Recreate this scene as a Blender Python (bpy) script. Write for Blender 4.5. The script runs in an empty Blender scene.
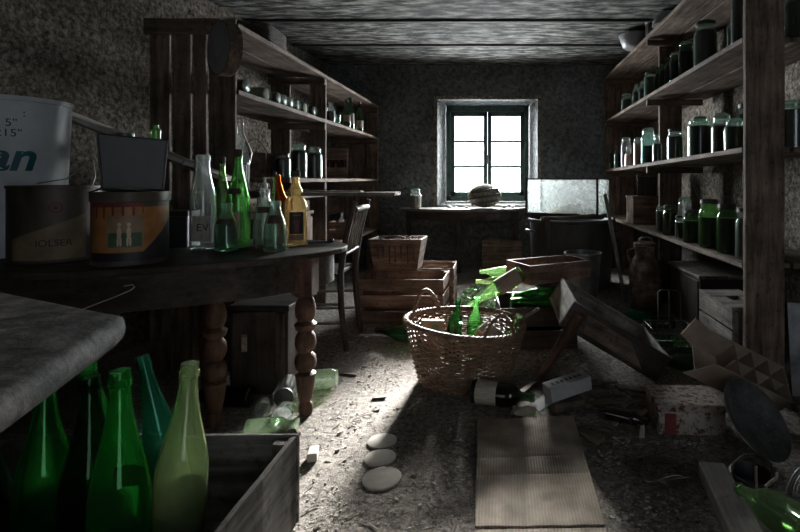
import bpy, bmesh, math, random
from mathutils import Vector, Matrix, Euler, noise
random.seed(7)
SC = bpy.context.scene
COL = SC.collection
R = math.radians

# ------------------------------------------------------------------ camera, light, exposure
cam = bpy.data.objects.new('camera', bpy.data.cameras.new('camera'))
COL.objects.link(cam)
cam.location = (0, 0, 1.0)
cam.rotation_euler = (R(90), 0, 0)
cam.data.lens = 22.5
cam.data.sensor_width = 36
cam.data.shift_x = -0.1275          # level view-camera with lens shift
cam.data.shift_y = -0.10875
cam.data.clip_start = 0.02
SC.camera = cam

SC.view_settings.view_transform = 'Standard'
SC.view_settings.look = 'None'
SC.view_settings.gamma = 1
SC.view_settings.use_curve_mapping = False
SC.view_settings.exposure = 0.75

w = bpy.data.worlds.new('sky'); SC.world = w; w.use_nodes = True
w.node_tree.nodes['Background'].inputs[0].default_value = (0.80, 0.90, 1.0, 1)
w.node_tree.nodes['Background'].inputs[1].default_value = 1.5

def area(name, loc, rot, sx, sy, energy, color, spread=180):
    l = bpy.data.lights.new(name, 'AREA'); l.shape = 'RECTANGLE'; l.size = sx; l.size_y = sy
    l.energy = energy; l.color = color; l.spread = R(spread)
    o = bpy.data.objects.new(name, l); COL.objects.link(o)
    o.location = loc; o.rotation_euler = rot
    return o
# bright overcast daylight just outside the window, seen through its panes
area('window_daylight', (-0.17, 6.35, 1.62), (R(-78), 0, 0), 1.7, 1.8, 850, (0.93, 0.97, 1.0))
# low hazy sun shining straight in through the window
sl = bpy.data.lights.new('hazy_sun', 'SUN'); sl.energy = 72.0; sl.angle = R(12); sl.color = (1.0, 0.97, 0.93)
so_ = bpy.data.objects.new('hazy_sun', sl); COL.objects.link(so_); so_.rotation_euler = (R(-70.5), 0, R(-3))
# ------------------------------------------------------------------ mesh helpers
class MB:
    def __init__(s): s.v = []; s.f = []
    def add(s, vs, fs, M=None):
        n = len(s.v)
        for p in vs:
            p = Vector(p); s.v.append(M @ p if M else p)
        for f in fs: s.f.append([i + n for i in f])
        return s
    def hexa(s, p):      # 8 points: bottom ring 0-3 ccw, top ring 4-7
        return s.add(p, [(3,2,1,0),(4,5,6,7),(0,1,5,4),(1,2,6,5),(2,3,7,6),(3,0,4,7)])
    def box(s, x0, x1, y0, y1, z0, z1, M=None):
        return s.add([(x0,y0,z0),(x1,y0,z0),(x1,y1,z0),(x0,y1,z0),(x0,y0,z1),(x1,y0,z1),(x1,y1,z1),(x0,y1,z1)],
                     [(3,2,1,0),(4,5,6,7),(0,1,5,4),(1,2,6,5),(2,3,7,6),(3,0,4,7)], M)
    def plank(s, x0, x1, y0, y1, z0, z1, axis='y', n=10, wob=0.003, M=None, dz=(0,0)):
        """box cut along its length with slightly wavy, worn edges; dz lifts start and end"""
        lo, hi = {'x': (x0,x1), 'y': (y0,y1), 'z': (z0,z1)}[axis]
        vs = []; fs = []
        for i in range(n + 1):
            t = i / n; a = lo + (hi - lo) * t; dd = dz[0] + (dz[1] - dz[0]) * t
            j = lambda: random.uniform(0, wob)      # wear only takes wood away
            x0_, x1_, y0_, y1_, z0_, z1_ = [(x0+j(), x1-j(), y0+j(), y1-j(), z0+dd+j(), z1+dd-j()*.5) for q in range(1)][0]
            if axis == 'y': ring = [(x0_,a,z0_),(x1_,a,z0_+j()*.5),(x1_-j()*.4,a,z1_),(x0_,a,z1_-j()*.3)]
            elif axis == 'x': ring = [(a,y0_,z0_),(a,y0_+j()*.4,z1_),(a,y1_,z1_-j()*.3),(a,y1_-j()*.4,z0_)]
            else: ring = [(x0_,y0_,a),(x0_+j()*.4,y1_,a),(x1_,y1_-j()*.4,a),(x1_-j()*.4,y0_,a)]
            vs += ring
            if i:
                b = (i - 1) * 4; c = i * 4
                for k in range(4):
                    l = (k + 1) % 4
                    fs.append((b+k, c+k, c+l, b+l))
        fs.append((0,1,2,3)); m = n * 4; fs.append((m+3,m+2,m+1,m))
        return s.add(vs, fs, M)
    def bar(s, p, q, w, h, up=(0,0,1)):
        p = Vector(p); q = Vector(q); d = (q - p).normalized(); u = Vector(up)
        sx = d.cross(u)
        if sx.length < 1e-4: sx = d.cross(Vector((0,1,0)))
        sx.normalize(); uz = sx.cross(d).normalized()
        a = sx * (w/2); b = uz * (h/2)
        return s.hexa([p-a-b, p+a-b, q+a-b, q-a-b, p-a+b, p+a+b, q+a+b, q-a+b])
    def tube(s, pts, r, n=8, closed=False, caps=True):
        pts = [Vector(p) for p in pts]; m = len(pts)
        rs = r if isinstance(r, (list, tuple)) else [r] * m
        vs = []; fs = []; prev = None
        for i, p in enumerate(pts):
            if closed: d = pts[(i+1) % m] - pts[i-1]
            else: d = pts[min(i+1, m-1)] - pts[max(i-1, 0)]
            if d.length < 1e-9: d = Vector((0,0,1))
            d.normalize()
            if prev is None:
                a = d.orthogonal().normalized()
            else:
                a = prev - d * prev.dot(d)
                a = a.normalized() if a.length > 1e-6 else d.orthogonal().normalized()
            prev = a; b = d.cross(a)
            for k in range(n):
                t = 2 * math.pi * k / n
                vs.append(p + (a * math.cos(t) + b * math.sin(t)) * rs[i])
        for i in range(m if closed else m - 1):
            j = (i + 1) % m
            for k in range(n):
                l = (k + 1) % n
                fs.append((i*n+k, i*n+l, j*n+l, j*n+k))
        if not closed and caps:
            fs.append(tuple(range(n))[::-1]); fs.append(tuple(range((m-1)*n, m*n)))
        return s.add(vs, fs)
    def lathe(s, prof, n=28, M=None, a0=0.0, a1=2*math.pi, caps=True, sx=1, sy=1):
        full = abs(a1 - a0 - 2*math.pi) < 1e-6
        m = n if full else n + 1
        vs = []; fs = []
        for (r, z) in prof:
            for k in range(m):
                t = a0 + (a1 - a0) * k / n
                vs.append((r * math.cos(t) * sx, r * math.sin(t) * sy, z))
        for i in range(len(prof) - 1):
            for k in range(n):
                l = (k + 1) % m
                fs.append((i*m+k, i*m+l, (i+1)*m+l, (i+1)*m+k))
        if caps and full:
            if prof[0][0] > 1e-5: fs.append(tuple(range(m))[::-1])
            if prof[-1][0] > 1e-5: fs.append(tuple(range((len(prof)-1)*m, len(prof)*m)))
        return s.add(vs, fs, M)
    def prism(s, out, z0, z1, M=None):
        n = len(out)
        vs = [(x, y, z0) for x, y in out] + [(x, y, z1) for x, y in out]
        fs = [tuple(range(n))[::-1], tuple(range(n, 2*n))] + [(i, (i+1) % n, n+(i+1) % n, n+i) for i in range(n)]
        return s.add(vs, fs, M)
    def mesh(s, name, smooth=None):
        me = bpy.data.meshes.new(name)
        me.from_pydata([tuple(p) for p in s.v], [], s.f); me.validate(); me.update()
        bm = bmesh.new(); bm.from_mesh(me); bmesh.ops.recalc_face_normals(bm, faces=bm.faces); bm.to_mesh(me); bm.free()
        if smooth:
            for p in me.polygons: p.use_smooth = True
            me.set_sharp_from_angle(angle=R(smooth))
        return me

def obj(name, mb, mat, parent=None, smooth=None, bevel=0.0, loc=None, rot=None):
    me = mb if isinstance(mb, bpy.types.Mesh) else mb.mesh(name, smooth)
    if mat and not me.materials: me.materials.append(mat)
    o = bpy.data.objects.new(name, me); COL.objects.link(o)
    if parent: o.parent = parent
    if loc: o.location = loc
    if rot: o.rotation_euler = rot
    if bevel:
        b = o.modifiers.new('worn_edges', 'BEVEL'); b.width = bevel; b.segments = 2; b.limit_method = 'ANGLE'; b.angle_limit = R(40)
    return o
def tag(o, label, cat, group=None, kind=None):
    o['label'] = label; o['category'] = cat
    if group: o['group'] = group
    if kind: o['kind'] = kind
    return o
def thing(name, label, cat, loc=(0,0,0), rot=(0,0,0), group=None, scale=None):
    o = bpy.data.objects.new(name, None); COL.objects.link(o); o.empty_display_size = 0.05
    o.location = loc; o.rotation_euler = rot
    if scale: o.scale = scale
    return tag(o, label, cat, group)
def struct(o):
    o['kind'] = 'structure'; return o
def lay_rot(d, roll=0.0):
    """Euler that turns local +z onto direction d"""
    q = Vector(d).normalized().to_track_quat('Z', 'Y')
    return (q.to_matrix() @ Matrix.Rotation(roll, 3, 'Z')).to_euler()

# ------------------------------------------------------------------ materials
def newmat(name):
    m = bpy.data.materials.new(name); m.use_nodes = True
    nt = m.node_tree; nt.nodes.clear()
    out = nt.nodes.new('ShaderNodeOutputMaterial')
    def N(t, ins=None, **kw):
        n = nt.nodes.new('ShaderNode' + t)
        for k, v in kw.items(): setattr(n, k, v)
        for k, v in (ins or {}).items():
            if isinstance(v, bpy.types.NodeSocket): nt.links.new(v, n.inputs[k])
            else: n.inputs[k].default_value = v
        return n
    return m, nt, N, out
def c4(c): return (c[0], c[1], c[2], 1)
def ramp(N, fac, stops):
    r = N('ValToRGB', {0: fac}); e = r.color_ramp.elements
    while len(e) < len(stops): e.new(0.5)
    for i, (p, c) in enumerate(stops):
        e[i].position = p; e[i].color = c4(c) if len(c) == 3 else c
    return r.outputs[0]
def mixc(N, fac, a, b, mode='MIX'):
    n = N('Mix', data_type='RGBA', blend_type=mode)
    for sock, v in ((0, fac), (6, a), (7, b)):
        if isinstance(v, bpy.types.NodeSocket): n.id_data.links.new(v, n.inputs[sock])
        else: n.inputs[sock].default_value = v if sock == 0 else c4(v)
    return n.outputs[2]
def coords(N, scale, rnd=True):
    tc = N('TexCoord').outputs['Object']
    if rnd:
        oi = N('ObjectInfo').outputs['Random']
        mul = N('Math', {0: oi, 1: 37.0}, operation='MULTIPLY').outputs[0]
        tc = N('VectorMath', {0: tc, 1: mul}, operation='ADD').outputs[0]
    return N('Mapping', {'Vector': tc, 'Scale': scale}).outputs[0]

def wood(name, dark, light, axis='y', rough=0.8, bump=0.6, wear=0.55, grain=34):
    m, nt, N, out = newmat(name)
    g = {'x': (3, grain, grain), 'y': (grain, 3, grain), 'z': (grain, grain, 3)}[axis]
    n1 = N('TexNoise', {'Vector': coords(N, g), 'Scale': 1.0, 'Detail': 6.0, 'Roughness': 0.65, 'Distortion': 0.3}).outputs[0]
    n2 = N('TexNoise', {'Vector': coords(N, (4, 4, 4)), 'Scale': 1.6, 'Detail': 5.0}).outputs[0]
    n3 = N('TexNoise', {'Vector': coords(N, (40, 40, 40)), 'Scale': 1.0, 'Detail': 3.0}).outputs[0]
    base = ramp(N, n1, [(0.30, dark), (0.72, light)])
    stain = ramp(N, n2, [(0.35, (1-wear,)*3), (0.65, (1.0, 1.0, 1.0))])
    spots = ramp(N, n3, [(0.30, (0.55, 0.55, 0.55)), (0.42, (1, 1, 1))])
    c = mixc(N, 1.0, mixc(N, 1.0, base, stain, 'MULTIPLY'), spots, 'MULTIPLY')
    bp = N('Bump', {'Strength': bump, 'Distance': 0.006, 'Height': n1}).outputs[0]
    b = N('BsdfPrincipled', {'Base Color': c, 'Roughness': rough, 'Normal': bp, 'Specular IOR Level': 0.2})
    nt.links.new(b.outputs[0], out.inputs[0]); return m

def rough_mat(name, stops, scale=30, detail=8, rough=0.9, bump=0.6, dist=0.01, stretch=(1,1,1), metal=0.0, blotch=0.0, bs=3.0, spec=0.3):
    m, nt, N, out = newmat(name)
    n1 = N('TexNoise', {'Vector': coords(N, stretch), 'Scale': float(scale), 'Detail': float(detail), 'Roughness': 0.68}).outputs[0]
    c = ramp(N, n1, stops)
    if blotch:
        n2 = N('TexNoise', {'Vector': coords(N, (1,1,1)), 'Scale': bs, 'Detail': 4.0}).outputs[0]
        c = mixc(N, 1.0, c, ramp(N, n2, [(0.35, (1-blotch,)*3), (0.65, (1,1,1))]), 'MULTIPLY')
    bp = N('Bump', {'Strength': bump, 'Distance': dist, 'Height': n1}).outputs[0]
    b = N('BsdfPrincipled', {'Base Color': c, 'Roughness': rough, 'Normal': bp, 'Metallic': metal, 'Specular IOR Level': spec})
    nt.links.new(b.outputs[0], out.inputs[0]); return m

def plaster(name, lo, hi, pit, scale=1.0, bump=1.0):
    m, nt, N, out = newmat(name)
    v = coords(N, (scale,)*3, False)
    n1 = N('TexNoise', {'Vector': v, 'Scale': 34.0, 'Detail': 9.0, 'Roughness': 0.75}).outputs[0]
    n2 = N('TexNoise', {'Vector': v, 'Scale': 2.2, 'Detail': 5.0}).outputs[0]
    vo = N('TexVoronoi', {'Vector': v, 'Scale': 48.0}).outputs['Distance']
    c = ramp(N, n1, [(0.36, pit), (0.47, lo), (0.66, hi)])
    c = mixc(N, 1.0, c, ramp(N, n2, [(0.32, (0.55, 0.53, 0.50)), (0.62, (1, 1, 1))]), 'MULTIPLY')
    h = N('Math', {0: n1, 1: N('Math', {0: vo, 1: 0.35}, operation='MULTIPLY').outputs[0]}, operation='ADD').outputs[0]
    bp = N('Bump', {'Strength': bump, 'Distance': 0.022, 'Height': h}).outputs[0]
    b = N('BsdfPrincipled', {'Base Color': c, 'Roughness': 0.95, 'Normal': bp, 'Specular IOR Level': 0.15})
    nt.links.new(b.outputs[0], out.inputs[0]); return m

def glass(name, tint, dust=0.12, dustcol=(0.55, 0.55, 0.5), gloss_rough=0.06, glow=0.0):
    """one wall of old bottle glass: tinted see-through, shiny at grazing angles, dusty and slightly cloudy"""
    m, nt, N, out = newmat(name)
    f = N('LayerWeight', {'Blend': 0.5}).outputs['Facing']
    deep = tuple(x ** 3.0 for x in tint)
    tc = mixc(N, N('Math', {0: f, 1: 2.0}, operation='POWER').outputs[0], tint, deep)
    tr = N('BsdfTransparent', {0: tc}).outputs[0]
    gl = N('BsdfGlossy', {'Color': (1,1,1,1), 'Roughness': gloss_rough}).outputs[0]
    fr = N('Math', {0: N('Math', {0: f, 1: 4.0}, operation='POWER').outputs[0], 1: 0.85, 2: 0.05}, operation='MULTIPLY_ADD').outputs[0]
    sh = N('MixShader', {0: fr, 1: tr, 2: gl}).outputs[0]
    if glow:     # cloudy glass carries light through its wall
        ts = N('BsdfTranslucent', {'Color': c4(tuple(min(1, x*1.1) for x in tint))}).outputs[0]
        sh = N('MixShader', {0: glow, 1: sh, 2: ts}).outputs[0]
    n1 = N('TexNoise', {'Vector': coords(N, (1,1,1)), 'Scale': 26.0, 'Detail': 7.0, 'Roughness': 0.7}).outputs[0]
    df = N('Math', {0: ramp(N, n1, [(0.40, (0.25,)*3), (0.72, (1,1,1))]), 1: dust}, operation='MULTIPLY').outputs[0]
    dd = N('MixShader', {0: 0.5, 1: N('BsdfDiffuse', {'Color': c4(dustcol)}).outputs[0], 2: N('BsdfTranslucent', {'Color': c4(dustcol)}).outputs[0]}).outputs[0]
    sh = N('MixShader', {0: df, 1: sh, 2: dd}).outputs[0]
    nt.links.new(sh, out.inputs[0]); return m

def thick(name, tint, dust=0.06, dustcol=(0.5, 0.5, 0.45), rough=0.03, cloud=0.05):
    """real refracting glass for bottles modelled with an outer and an inner wall, a little dust on it"""
    m, nt, N, out = newmat(name)
    n1 = N('TexNoise', {'Vector': coords(N, (1,1,1)), 'Scale': 30.0, 'Detail': 7.0, 'Roughness': 0.7}).outputs[0]
    gl = N('BsdfGlass', {'Color': c4(tint), 'Roughness': rough, 'IOR': 1.45}).outputs[0]
    f = N('Math', {0: ramp(N, n1, [(0.42, (0.1,)*3), (0.75, (1,1,1))]), 1: dust}, operation='MULTIPLY').outputs[0]
    dd = N('MixShader', {0: 0.5, 1: N('BsdfDiffuse', {'Color': c4(dustcol)}).outputs[0], 2: N('BsdfTranslucent', {'Color': c4(dustcol)}).outputs[0]}).outputs[0]
    sh = N('MixShader', {0: cloud, 1: gl, 2: N('BsdfTranslucent', {'Color': c4(tint)}).outputs[0]}).outputs[0]
    sh = N('MixShader', {0: f, 1: sh, 2: dd}).outputs[0]
    nt.links.new(sh, out.inputs[0]); return m

def plain(name, col, rough=0.6, metal=0.0, spec=0.5):
    m, nt, N, out = newmat(name)
    n1 = N('TexNoise', {'Vector': coords(N, (1,1,1)), 'Scale': 18.0, 'Detail': 6.0}).outputs[0]
    c = mixc(N, 1.0, col, ramp(N, n1, [(0.3, (0.6,)*3), (0.6, (1,1,1))]), 'MULTIPLY')
    b = N('BsdfPrincipled', {'Base Color': c, 'Roughness': rough, 'Metallic': metal, 'Specular IOR Level': spec})
    nt.links.new(b.outputs[0], out.inputs[0]); return m

WB, WL = (0.042, 0.028, 0.020), (0.27, 0.195, 0.145)          # old brown shelf wood
GB, GL = (0.06, 0.052, 0.045), (0.36, 0.32, 0.28)           # weathered grey wood
DB, DL = (0.022, 0.017, 0.014), (0.085, 0.066, 0.055)        # dark stained wood
RB, RL = (0.075, 0.045, 0.032), (0.33, 0.22, 0.165)            # reddish crate wood
M = {}
for a in 'xyz':
    M['wood_'+a] = wood('shelf wood '+a, WB, WL, a)
    M['grey_'+a] = wood('grey wood '+a, GB, GL, a, bump=0.6)
    M['dark_'+a] = wood('dark wood '+a, DB, DL, a, rough=0.6)
    M['red_'+a] = wood('reddish wood '+a, RB, RL, a)
M['turned'] = wood('turned leg wood', (0.05, 0.025, 0.016), (0.19, 0.105, 0.07), 'z', rough=0.55)
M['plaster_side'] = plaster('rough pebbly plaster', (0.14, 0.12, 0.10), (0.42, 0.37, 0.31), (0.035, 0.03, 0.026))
M['plaster_left'] = plaster('darkened pebbly plaster', (0.10, 0.085, 0.071), (0.33, 0.285, 0.235), (0.02, 0.018, 0.016))  # side plaster with shade put into its colour, darker for the left wall
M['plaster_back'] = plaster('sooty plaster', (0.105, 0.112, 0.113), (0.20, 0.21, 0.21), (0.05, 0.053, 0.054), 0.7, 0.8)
M['ceiling'] = rough_mat('reed plaster ceiling', [(0.42, (0.006, 0.006, 0.006)), (0.50, (0.085, 0.082, 0.075)), (0.66, (0.36, 0.35, 0.32))], 1, 6, bump=1.0, dist=0.05, stretch=(5, 17, 12), blotch=0.5, bs=1.2)
M['beam'] = wood('ceiling batten', (0.03, 0.027, 0.024), (0.10, 0.09, 0.08), 'x')
M['frame'] = rough_mat('faded green window paint', [(0.35, (0.012, 0.03, 0.028)), (0.65, (0.045, 0.08, 0.075))], 14, rough=0.6, bump=0.3, dist=0.003)
M['pane'] = glass('dusty window glass', (0.97, 0.98, 0.98), dust=0.22, dustcol=(0.8, 0.82, 0.82))
M['clear'] = glass('clear bottle glass', (0.90, 0.94, 0.92), dust=0.08, glow=0.02)
M['jarglass'] = glass('preserving jar glass', (0.78, 0.88, 0.82), dust=0.05, glow=0.02)
M['teal'] = glass('pale teal glass', (0.60, 0.85, 0.77), dust=0.07, glow=0.06)
M['green'] = glass('bright green glass', (0.34, 0.62, 0.26), dust=0.05, glow=0.06)
M['emerald'] = glass('emerald green glass', (0.05, 0.60, 0.12), dust=0.03, glow=0.10, dustcol=(0.2, 0.4, 0.22))
M['lime'] = glass('dusty lime glass', (0.60, 0.72, 0.34), dust=0.16, glow=0.12, dustcol=(0.5, 0.52, 0.38))
M['darkgreen'] = glass('dark green glass', (0.12, 0.22, 0.12), dust=0.03, glow=0.04, dustcol=(0.2, 0.25, 0.2))
M['bluegreen'] = glass('blue green glass', (0.12, 0.50, 0.36), dust=0.05, glow=0.10)
M['palegreen'] = glass('pale green glass', (0.62, 0.74, 0.56), dust=0.08, glow=0.05)
M['jargreen'] = glass('mossy jar glass', (0.30, 0.50, 0.22), dust=0.03, glow=0.015)
M['brown'] = glass('dark brown glass', (0.22, 0.10, 0.05), dust=0.06, glow=0.05)
M['amber'] = glass('amber glass', (0.55, 0.20, 0.06), dust=0.06, glow=0.20, dustcol=(0.45, 0.25, 0.12))
M['gold'] = glass('golden glass', (0.78, 0.58, 0.28), dust=0.18, glow=0.22, dustcol=(0.7, 0.58, 0.35))
THICK = {}
for nm, t in (('clear', ((.96, .98, .97), .10)), ('teal', ((.84, .95, .91), .05)), ('green', ((.60, .86, .56), .06)), ('emerald', ((.36, .80, .42), .04)),
              ('lime', ((.80, .88, .66), .30)), ('bluegreen', ((.35, .72, .60), .05)), ('palegreen', ((.70, .84, .62), .12)), ('amber', ((.72, .42, .22), .06)), ('gold', ((.95, .86, .66), .16)), ('darkgreen', ((.28, .45, .28), .03))):
    THICK[nm] = thick('thick ' + nm + ' glass', t[0], t[1], cloud={'emerald': .07, 'lime': .05, 'gold': .16, 'teal': .10, 'clear': .06, 'green': .05}.get(nm, .04), dustcol=tuple(.25 + .35*x for x in t[0]))
M['tank'] = glass('limescaled aquarium glass', (0.94, 0.96, 0.95), dust=0.42, dustcol=(0.90, 0.92, 0.91))
M['blackjam'] = plain('dark preserve', (0.012, 0.010, 0.010), 0.35)
M['redjam'] = plain('faded red preserve', (0.36, 0.15, 0.11), 0.5)
M['pinkjam'] = plain('pale pink preserve', (0.55, 0.38, 0.32), 0.6)
M['greenjam'] = plain('green tinted liquid', (0.05, 0.14, 0.03), 0.3)
M['lid'] = rough_mat('tarnished lid', [(0.35, (0.02, 0.02, 0.02)), (0.7, (0.10, 0.11, 0.10))], 20, rough=0.5, bump=0.2, dist=0.002, metal=0.5)
M['glasslid'] = glass('glass jar lid', (0.62, 0.78, 0.72), dust=0.2)
M['wire'] = plain('old wire', (0.12, 0.11, 0.10), 0.45, 0.9)
M['palewire'] = plain('pale wire', (0.40, 0.38, 0.35), 0.5, 0.5)
M['black'] = plain('black painted metal', (0.016, 0.016, 0.017), 0.45)
M['dirtymetal'] = rough_mat('dull grey metal', [(0.3, (0.05, 0.05, 0.05)), (0.7, (0.20, 0.20, 0.20))], 9, rough=0.45, bump=0.15, dist=0.003, metal=0.6)
M['enamel'] = rough_mat('grey enamel', [(0.3, (0.10, 0.10, 0.10)), (0.7, (0.26, 0.26, 0.26))], 6, rough=0.35, bump=0.1, dist=0.003)
M['rust'] = rough_mat('rusty metal', [(0.35, (0.045, 0.03, 0.022)), (0.5, (0.13, 0.085, 0.06)), (0.7, (0.34, 0.28, 0.22))], 12, rough=0.7, bump=0.5, dist=0.004, blotch=0.4)
M['rustwhite'] = rough_mat('rust flecked white paint', [(0.42, (0.08, 0.035, 0.025)), (0.50, (0.34, 0.28, 0.24)), (0.75, (0.42, 0.38, 0.34))], 42, rough=0.7, bump=0.5, dist=0.003, blotch=0.3)
M['whiteplastic'] = rough_mat('scuffed white plastic', [(0.3, (0.50, 0.52, 0.55)), (0.6, (0.66, 0.68, 0.71))], 5, rough=0.45, bump=0.08, dist=0.002, blotch=0.15)
M['tin'] = rough_mat('grimy paint tin', [(0.3, (0.035, 0.030, 0.025)), (0.7, (0.14, 0.115, 0.09))], 7, rough=0.5, bump=0.15, dist=0.002, stretch=(1,1,.3), metal=0.2)
M['orange'] = plain('faded orange print', (0.34, 0.15, 0.045), 0.5)
M['redprint'] = plain('red print', (0.16, 0.025, 0.018), 0.6)
M['ochre'] = plain('dirty ochre print', (0.24, 0.17, 0.10), 0.6)
M['darkprint'] = plain('dark blue print', (0.02, 0.02, 0.028), 0.5)
M['greenprint'] = plain('green print', (0.05, 0.11, 0.06), 0.6)
M['paleprint'] = plain('pale print', (0.50, 0.40, 0.28), 0.6)
M['tealprint'] = plain('teal lettering', (0.0, 0.10, 0.13), 0.5)
M['ink'] = plain('black ink', (0.02, 0.02, 0.02), 0.6)
M['paper'] = rough_mat('old paper', [(0.3, (0.26, 0.23, 0.18)), (0.7, (0.50, 0.46, 0.38))], 9, rough=0.85, bump=0.2, dist=0.003, blotch=0.3, bs=8.0)
M['stain_paper'] = rough_mat('stained label', [(0.35, (0.10, 0.07, 0.05)), (0.65, (0.42, 0.34, 0.26))], 40, rough=0.85, bump=0.2, dist=0.001)
M['darkpaper'] = plain('dark label', (0.06, 0.035, 0.025), 0.7)
M['redcap'] = plain('red cap', (0.22, 0.035, 0.025), 0.5)
M['cork'] = plain('dark stopper', (0.05, 0.035, 0.025), 0.8)
M['card'] = rough_mat('corrugated cardboard', [(0.3, (0.20, 0.15, 0.11)), (0.7, (0.33, 0.26, 0.20))], 8, rough=0.9, bump=0.12, dist=0.002, blotch=0.25)
M['greycard'] = rough_mat('grey printed carton', [(0.3, (0.20, 0.20, 0.20)), (0.7, (0.36, 0.36, 0.35))], 10, rough=0.8, bump=0.1, dist=0.002)
M['wicker'] = rough_mat('brown wicker', [(0.3, (0.07, 0.042, 0.028)), (0.7, (0.26, 0.17, 0.115))], 24, rough=0.6, bump=0.3, dist=0.003)
M['oilcloth'] = rough_mat('stained oilcloth', [(0.38, (0.025, 0.020, 0.016)), (0.50, (0.10, 0.085, 0.072)), (0.64, (0.24, 0.21, 0.185))], 16, 12, rough=0.75, bump=1.0, dist=0.012, blotch=0.6, bs=7.0)
M['iron'] = rough_mat('black iron tub', [(0.35, (0.012, 0.012, 0.012)), (0.7, (0.05, 0.048, 0.045))], 6, rough=0.55, bump=0.25, dist=0.006, stretch=(1,1,.3))
M['chip'] = rough_mat('pale rubble chips', [(0.3, (0.15, 0.135, 0.115)), (0.7, (0.40, 0.37, 0.33))], 4, rough=0.9, bump=0.2)
M['leafdust'] = rough_mat('dusty litter', [(0.3, (0.10, 0.085, 0.07)), (0.7, (0.28, 0.24, 0.20))], 12, rough=0.9, bump=0.3)
M['scrap'] = wood('scrap wood', (0.06, 0.042, 0.03), (0.22, 0.16, 0.12), 'x')
M['disc'] = rough_mat('pale dirty disc', [(0.3, (0.26, 0.24, 0.21)), (0.7, (0.40, 0.37, 0.33))], 14, rough=0.9, bump=0.2, dist=0.003)
M['sponge'] = rough_mat('mossy husk', [(0.35, (0.03, 0.03, 0.025)), (0.65, (0.24, 0.22, 0.16))], 40, rough=0.95, bump=0.8, dist=0.01)

def floor_mat():
    m, nt, N, out = newmat('trodden earth and rubble')
    v = coords(N, (1,1,1), False)
    n1 = N('TexNoise', {'Vector': v, 'Scale': 38.0, 'Detail': 10.0, 'Roughness': 0.78}).outputs[0]
    n2 = N('TexNoise', {'Vector': v, 'Scale': 1.7, 'Detail': 6.0}).outputs[0]
    vo = N('TexVoronoi', {'Vector': v, 'Scale': 150.0, 'Randomness': 1.0})
    chip = ramp(N, N('SeparateColor', {0: vo.outputs['Color']}).outputs[0], [(0.86, (0,0,0)), (0.90, (1,1,1))])
    c = ramp(N, n1, [(0.36, (0.05, 0.043, 0.036)), (0.50, (0.21, 0.185, 0.16)), (0.66, (0.46, 0.42, 0.375))])
    c = mixc(N, 1.0, c, ramp(N, n2, [(0.34, (0.50, 0.47, 0.44)), (0.62, (1, 1, 1))]), 'MULTIPLY')
    c = mixc(N, N('Math', {0: chip, 1: 0.4}, operation='MULTIPLY').outputs[0], c, (0.46, 0.43, 0.39))
    h = N('Math', {0: n1, 1: N('Math', {0: chip, 1: 0.12}, operation='MULTIPLY').outputs[0]}, operation='ADD').outputs[0]
    bp = N('Bump', {'Strength': 0.9, 'Distance': 0.018, 'Height': h}).outputs[0]
    b = N('BsdfPrincipled', {'Base Color': c, 'Roughness': 0.92, 'Normal': bp, 'Specular IOR Level': 0.2})
    nt.links.new(b.outputs[0], out.inputs[0]); return m
M['floor'] = floor_mat()

def corrugated():
    m, nt, N, out = newmat('weathered corrugated board')
    v = coords(N, (1,1,1), False)
    wv = N('TexWave', {'Vector': v, 'Scale': 32.0, 'Distortion': 2.5, 'Detail': 3.0}, bands_direction='X').outputs[1]
    n1 = N('TexNoise', {'Vector': v, 'Scale': 9.0, 'Detail': 7.0}).outputs[0]
    c = ramp(N, n1, [(0.34, (0.17, 0.135, 0.105)), (0.66, (0.37, 0.315, 0.255))])
    c = mixc(N, 1.0, c, ramp(N, wv, [(0.2, (0.86,)*3), (0.7, (1,1,1))]), 'MULTIPLY')
    bp = N('Bump', {'Strength': 0.4, 'Distance': 0.003, 'Height': wv}).outputs[0]
    b = N('BsdfPrincipled', {'Base Color': c, 'Roughness': 0.9, 'Normal': bp, 'Specular IOR Level': 0.2})
    nt.links.new(b.outputs[0], out.inputs[0]); return m
M['corr'] = corrugated()

# ------------------------------------------------------------------ lettering
def text_mb(s, size, depth=0.0006, shear=0.0, bold=0.0):
    cu = bpy.data.curves.new('t', 'FONT'); cu.body = s; cu.size = size; cu.align_x = 'CENTER'; cu.extrude = depth
    cu.shear = shear; cu.offset = bold
    o = bpy.data.objects.new('t', cu); COL.objects.link(o)
    me = bpy.data.meshes.new_from_object(o.evaluated_get(bpy.context.evaluated_depsgraph_get()))
    mb = MB(); mb.add([v.co.copy() for v in me.vertices], [tuple(p.vertices) for p in me.polygons])
    bpy.data.objects.remove(o); bpy.data.curves.remove(cu); bpy.data.meshes.remove(me)
    return mb
def wrap(mb, r, ang, z):
    """bend flat lettering (x along, y up, z out) round an upright cylinder, centred at angle ang"""
    for i, p in enumerate(mb.v):
        a = ang + p.x / r
        mb.v[i] = Vector(((r + p.z) * math.cos(a), (r + p.z) * math.sin(a), z + p.y))
    return mb
def patch(r, a0, a1, z0, z1, n=12):
    return MB().lathe([(r, z0), (r, z1)], n, a0=a0, a1=a1, caps=False)

# ------------------------------------------------------------------ room
LW = lambda y: -2.38 + 0.09 * (y - 1.0)     # the left wall runs slightly askew
RWX, BY, CZ, FY = 1.66, 5.7, 2.30, -1.2
def grid(xs, ys, fz):
    mb = MB(); nx, ny = len(xs), len(ys)
    mb.add([(x, y, fz(x, y)) for y in ys for x in xs],
           [(j*nx+i, j*nx+i+1, (j+1)*nx+i+1, (j+1)*nx+i) for j in range(ny-1) for i in range(nx-1)])
    return mb
lin = lambda a, b, n: [a + (b-a)*i/(n-1) for i in range(n)]
fl = MB().box(-2.7, 1.8, FY, 6.05, -0.06, 0.0)
struct(obj('floor', fl, M['floor']))
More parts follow.
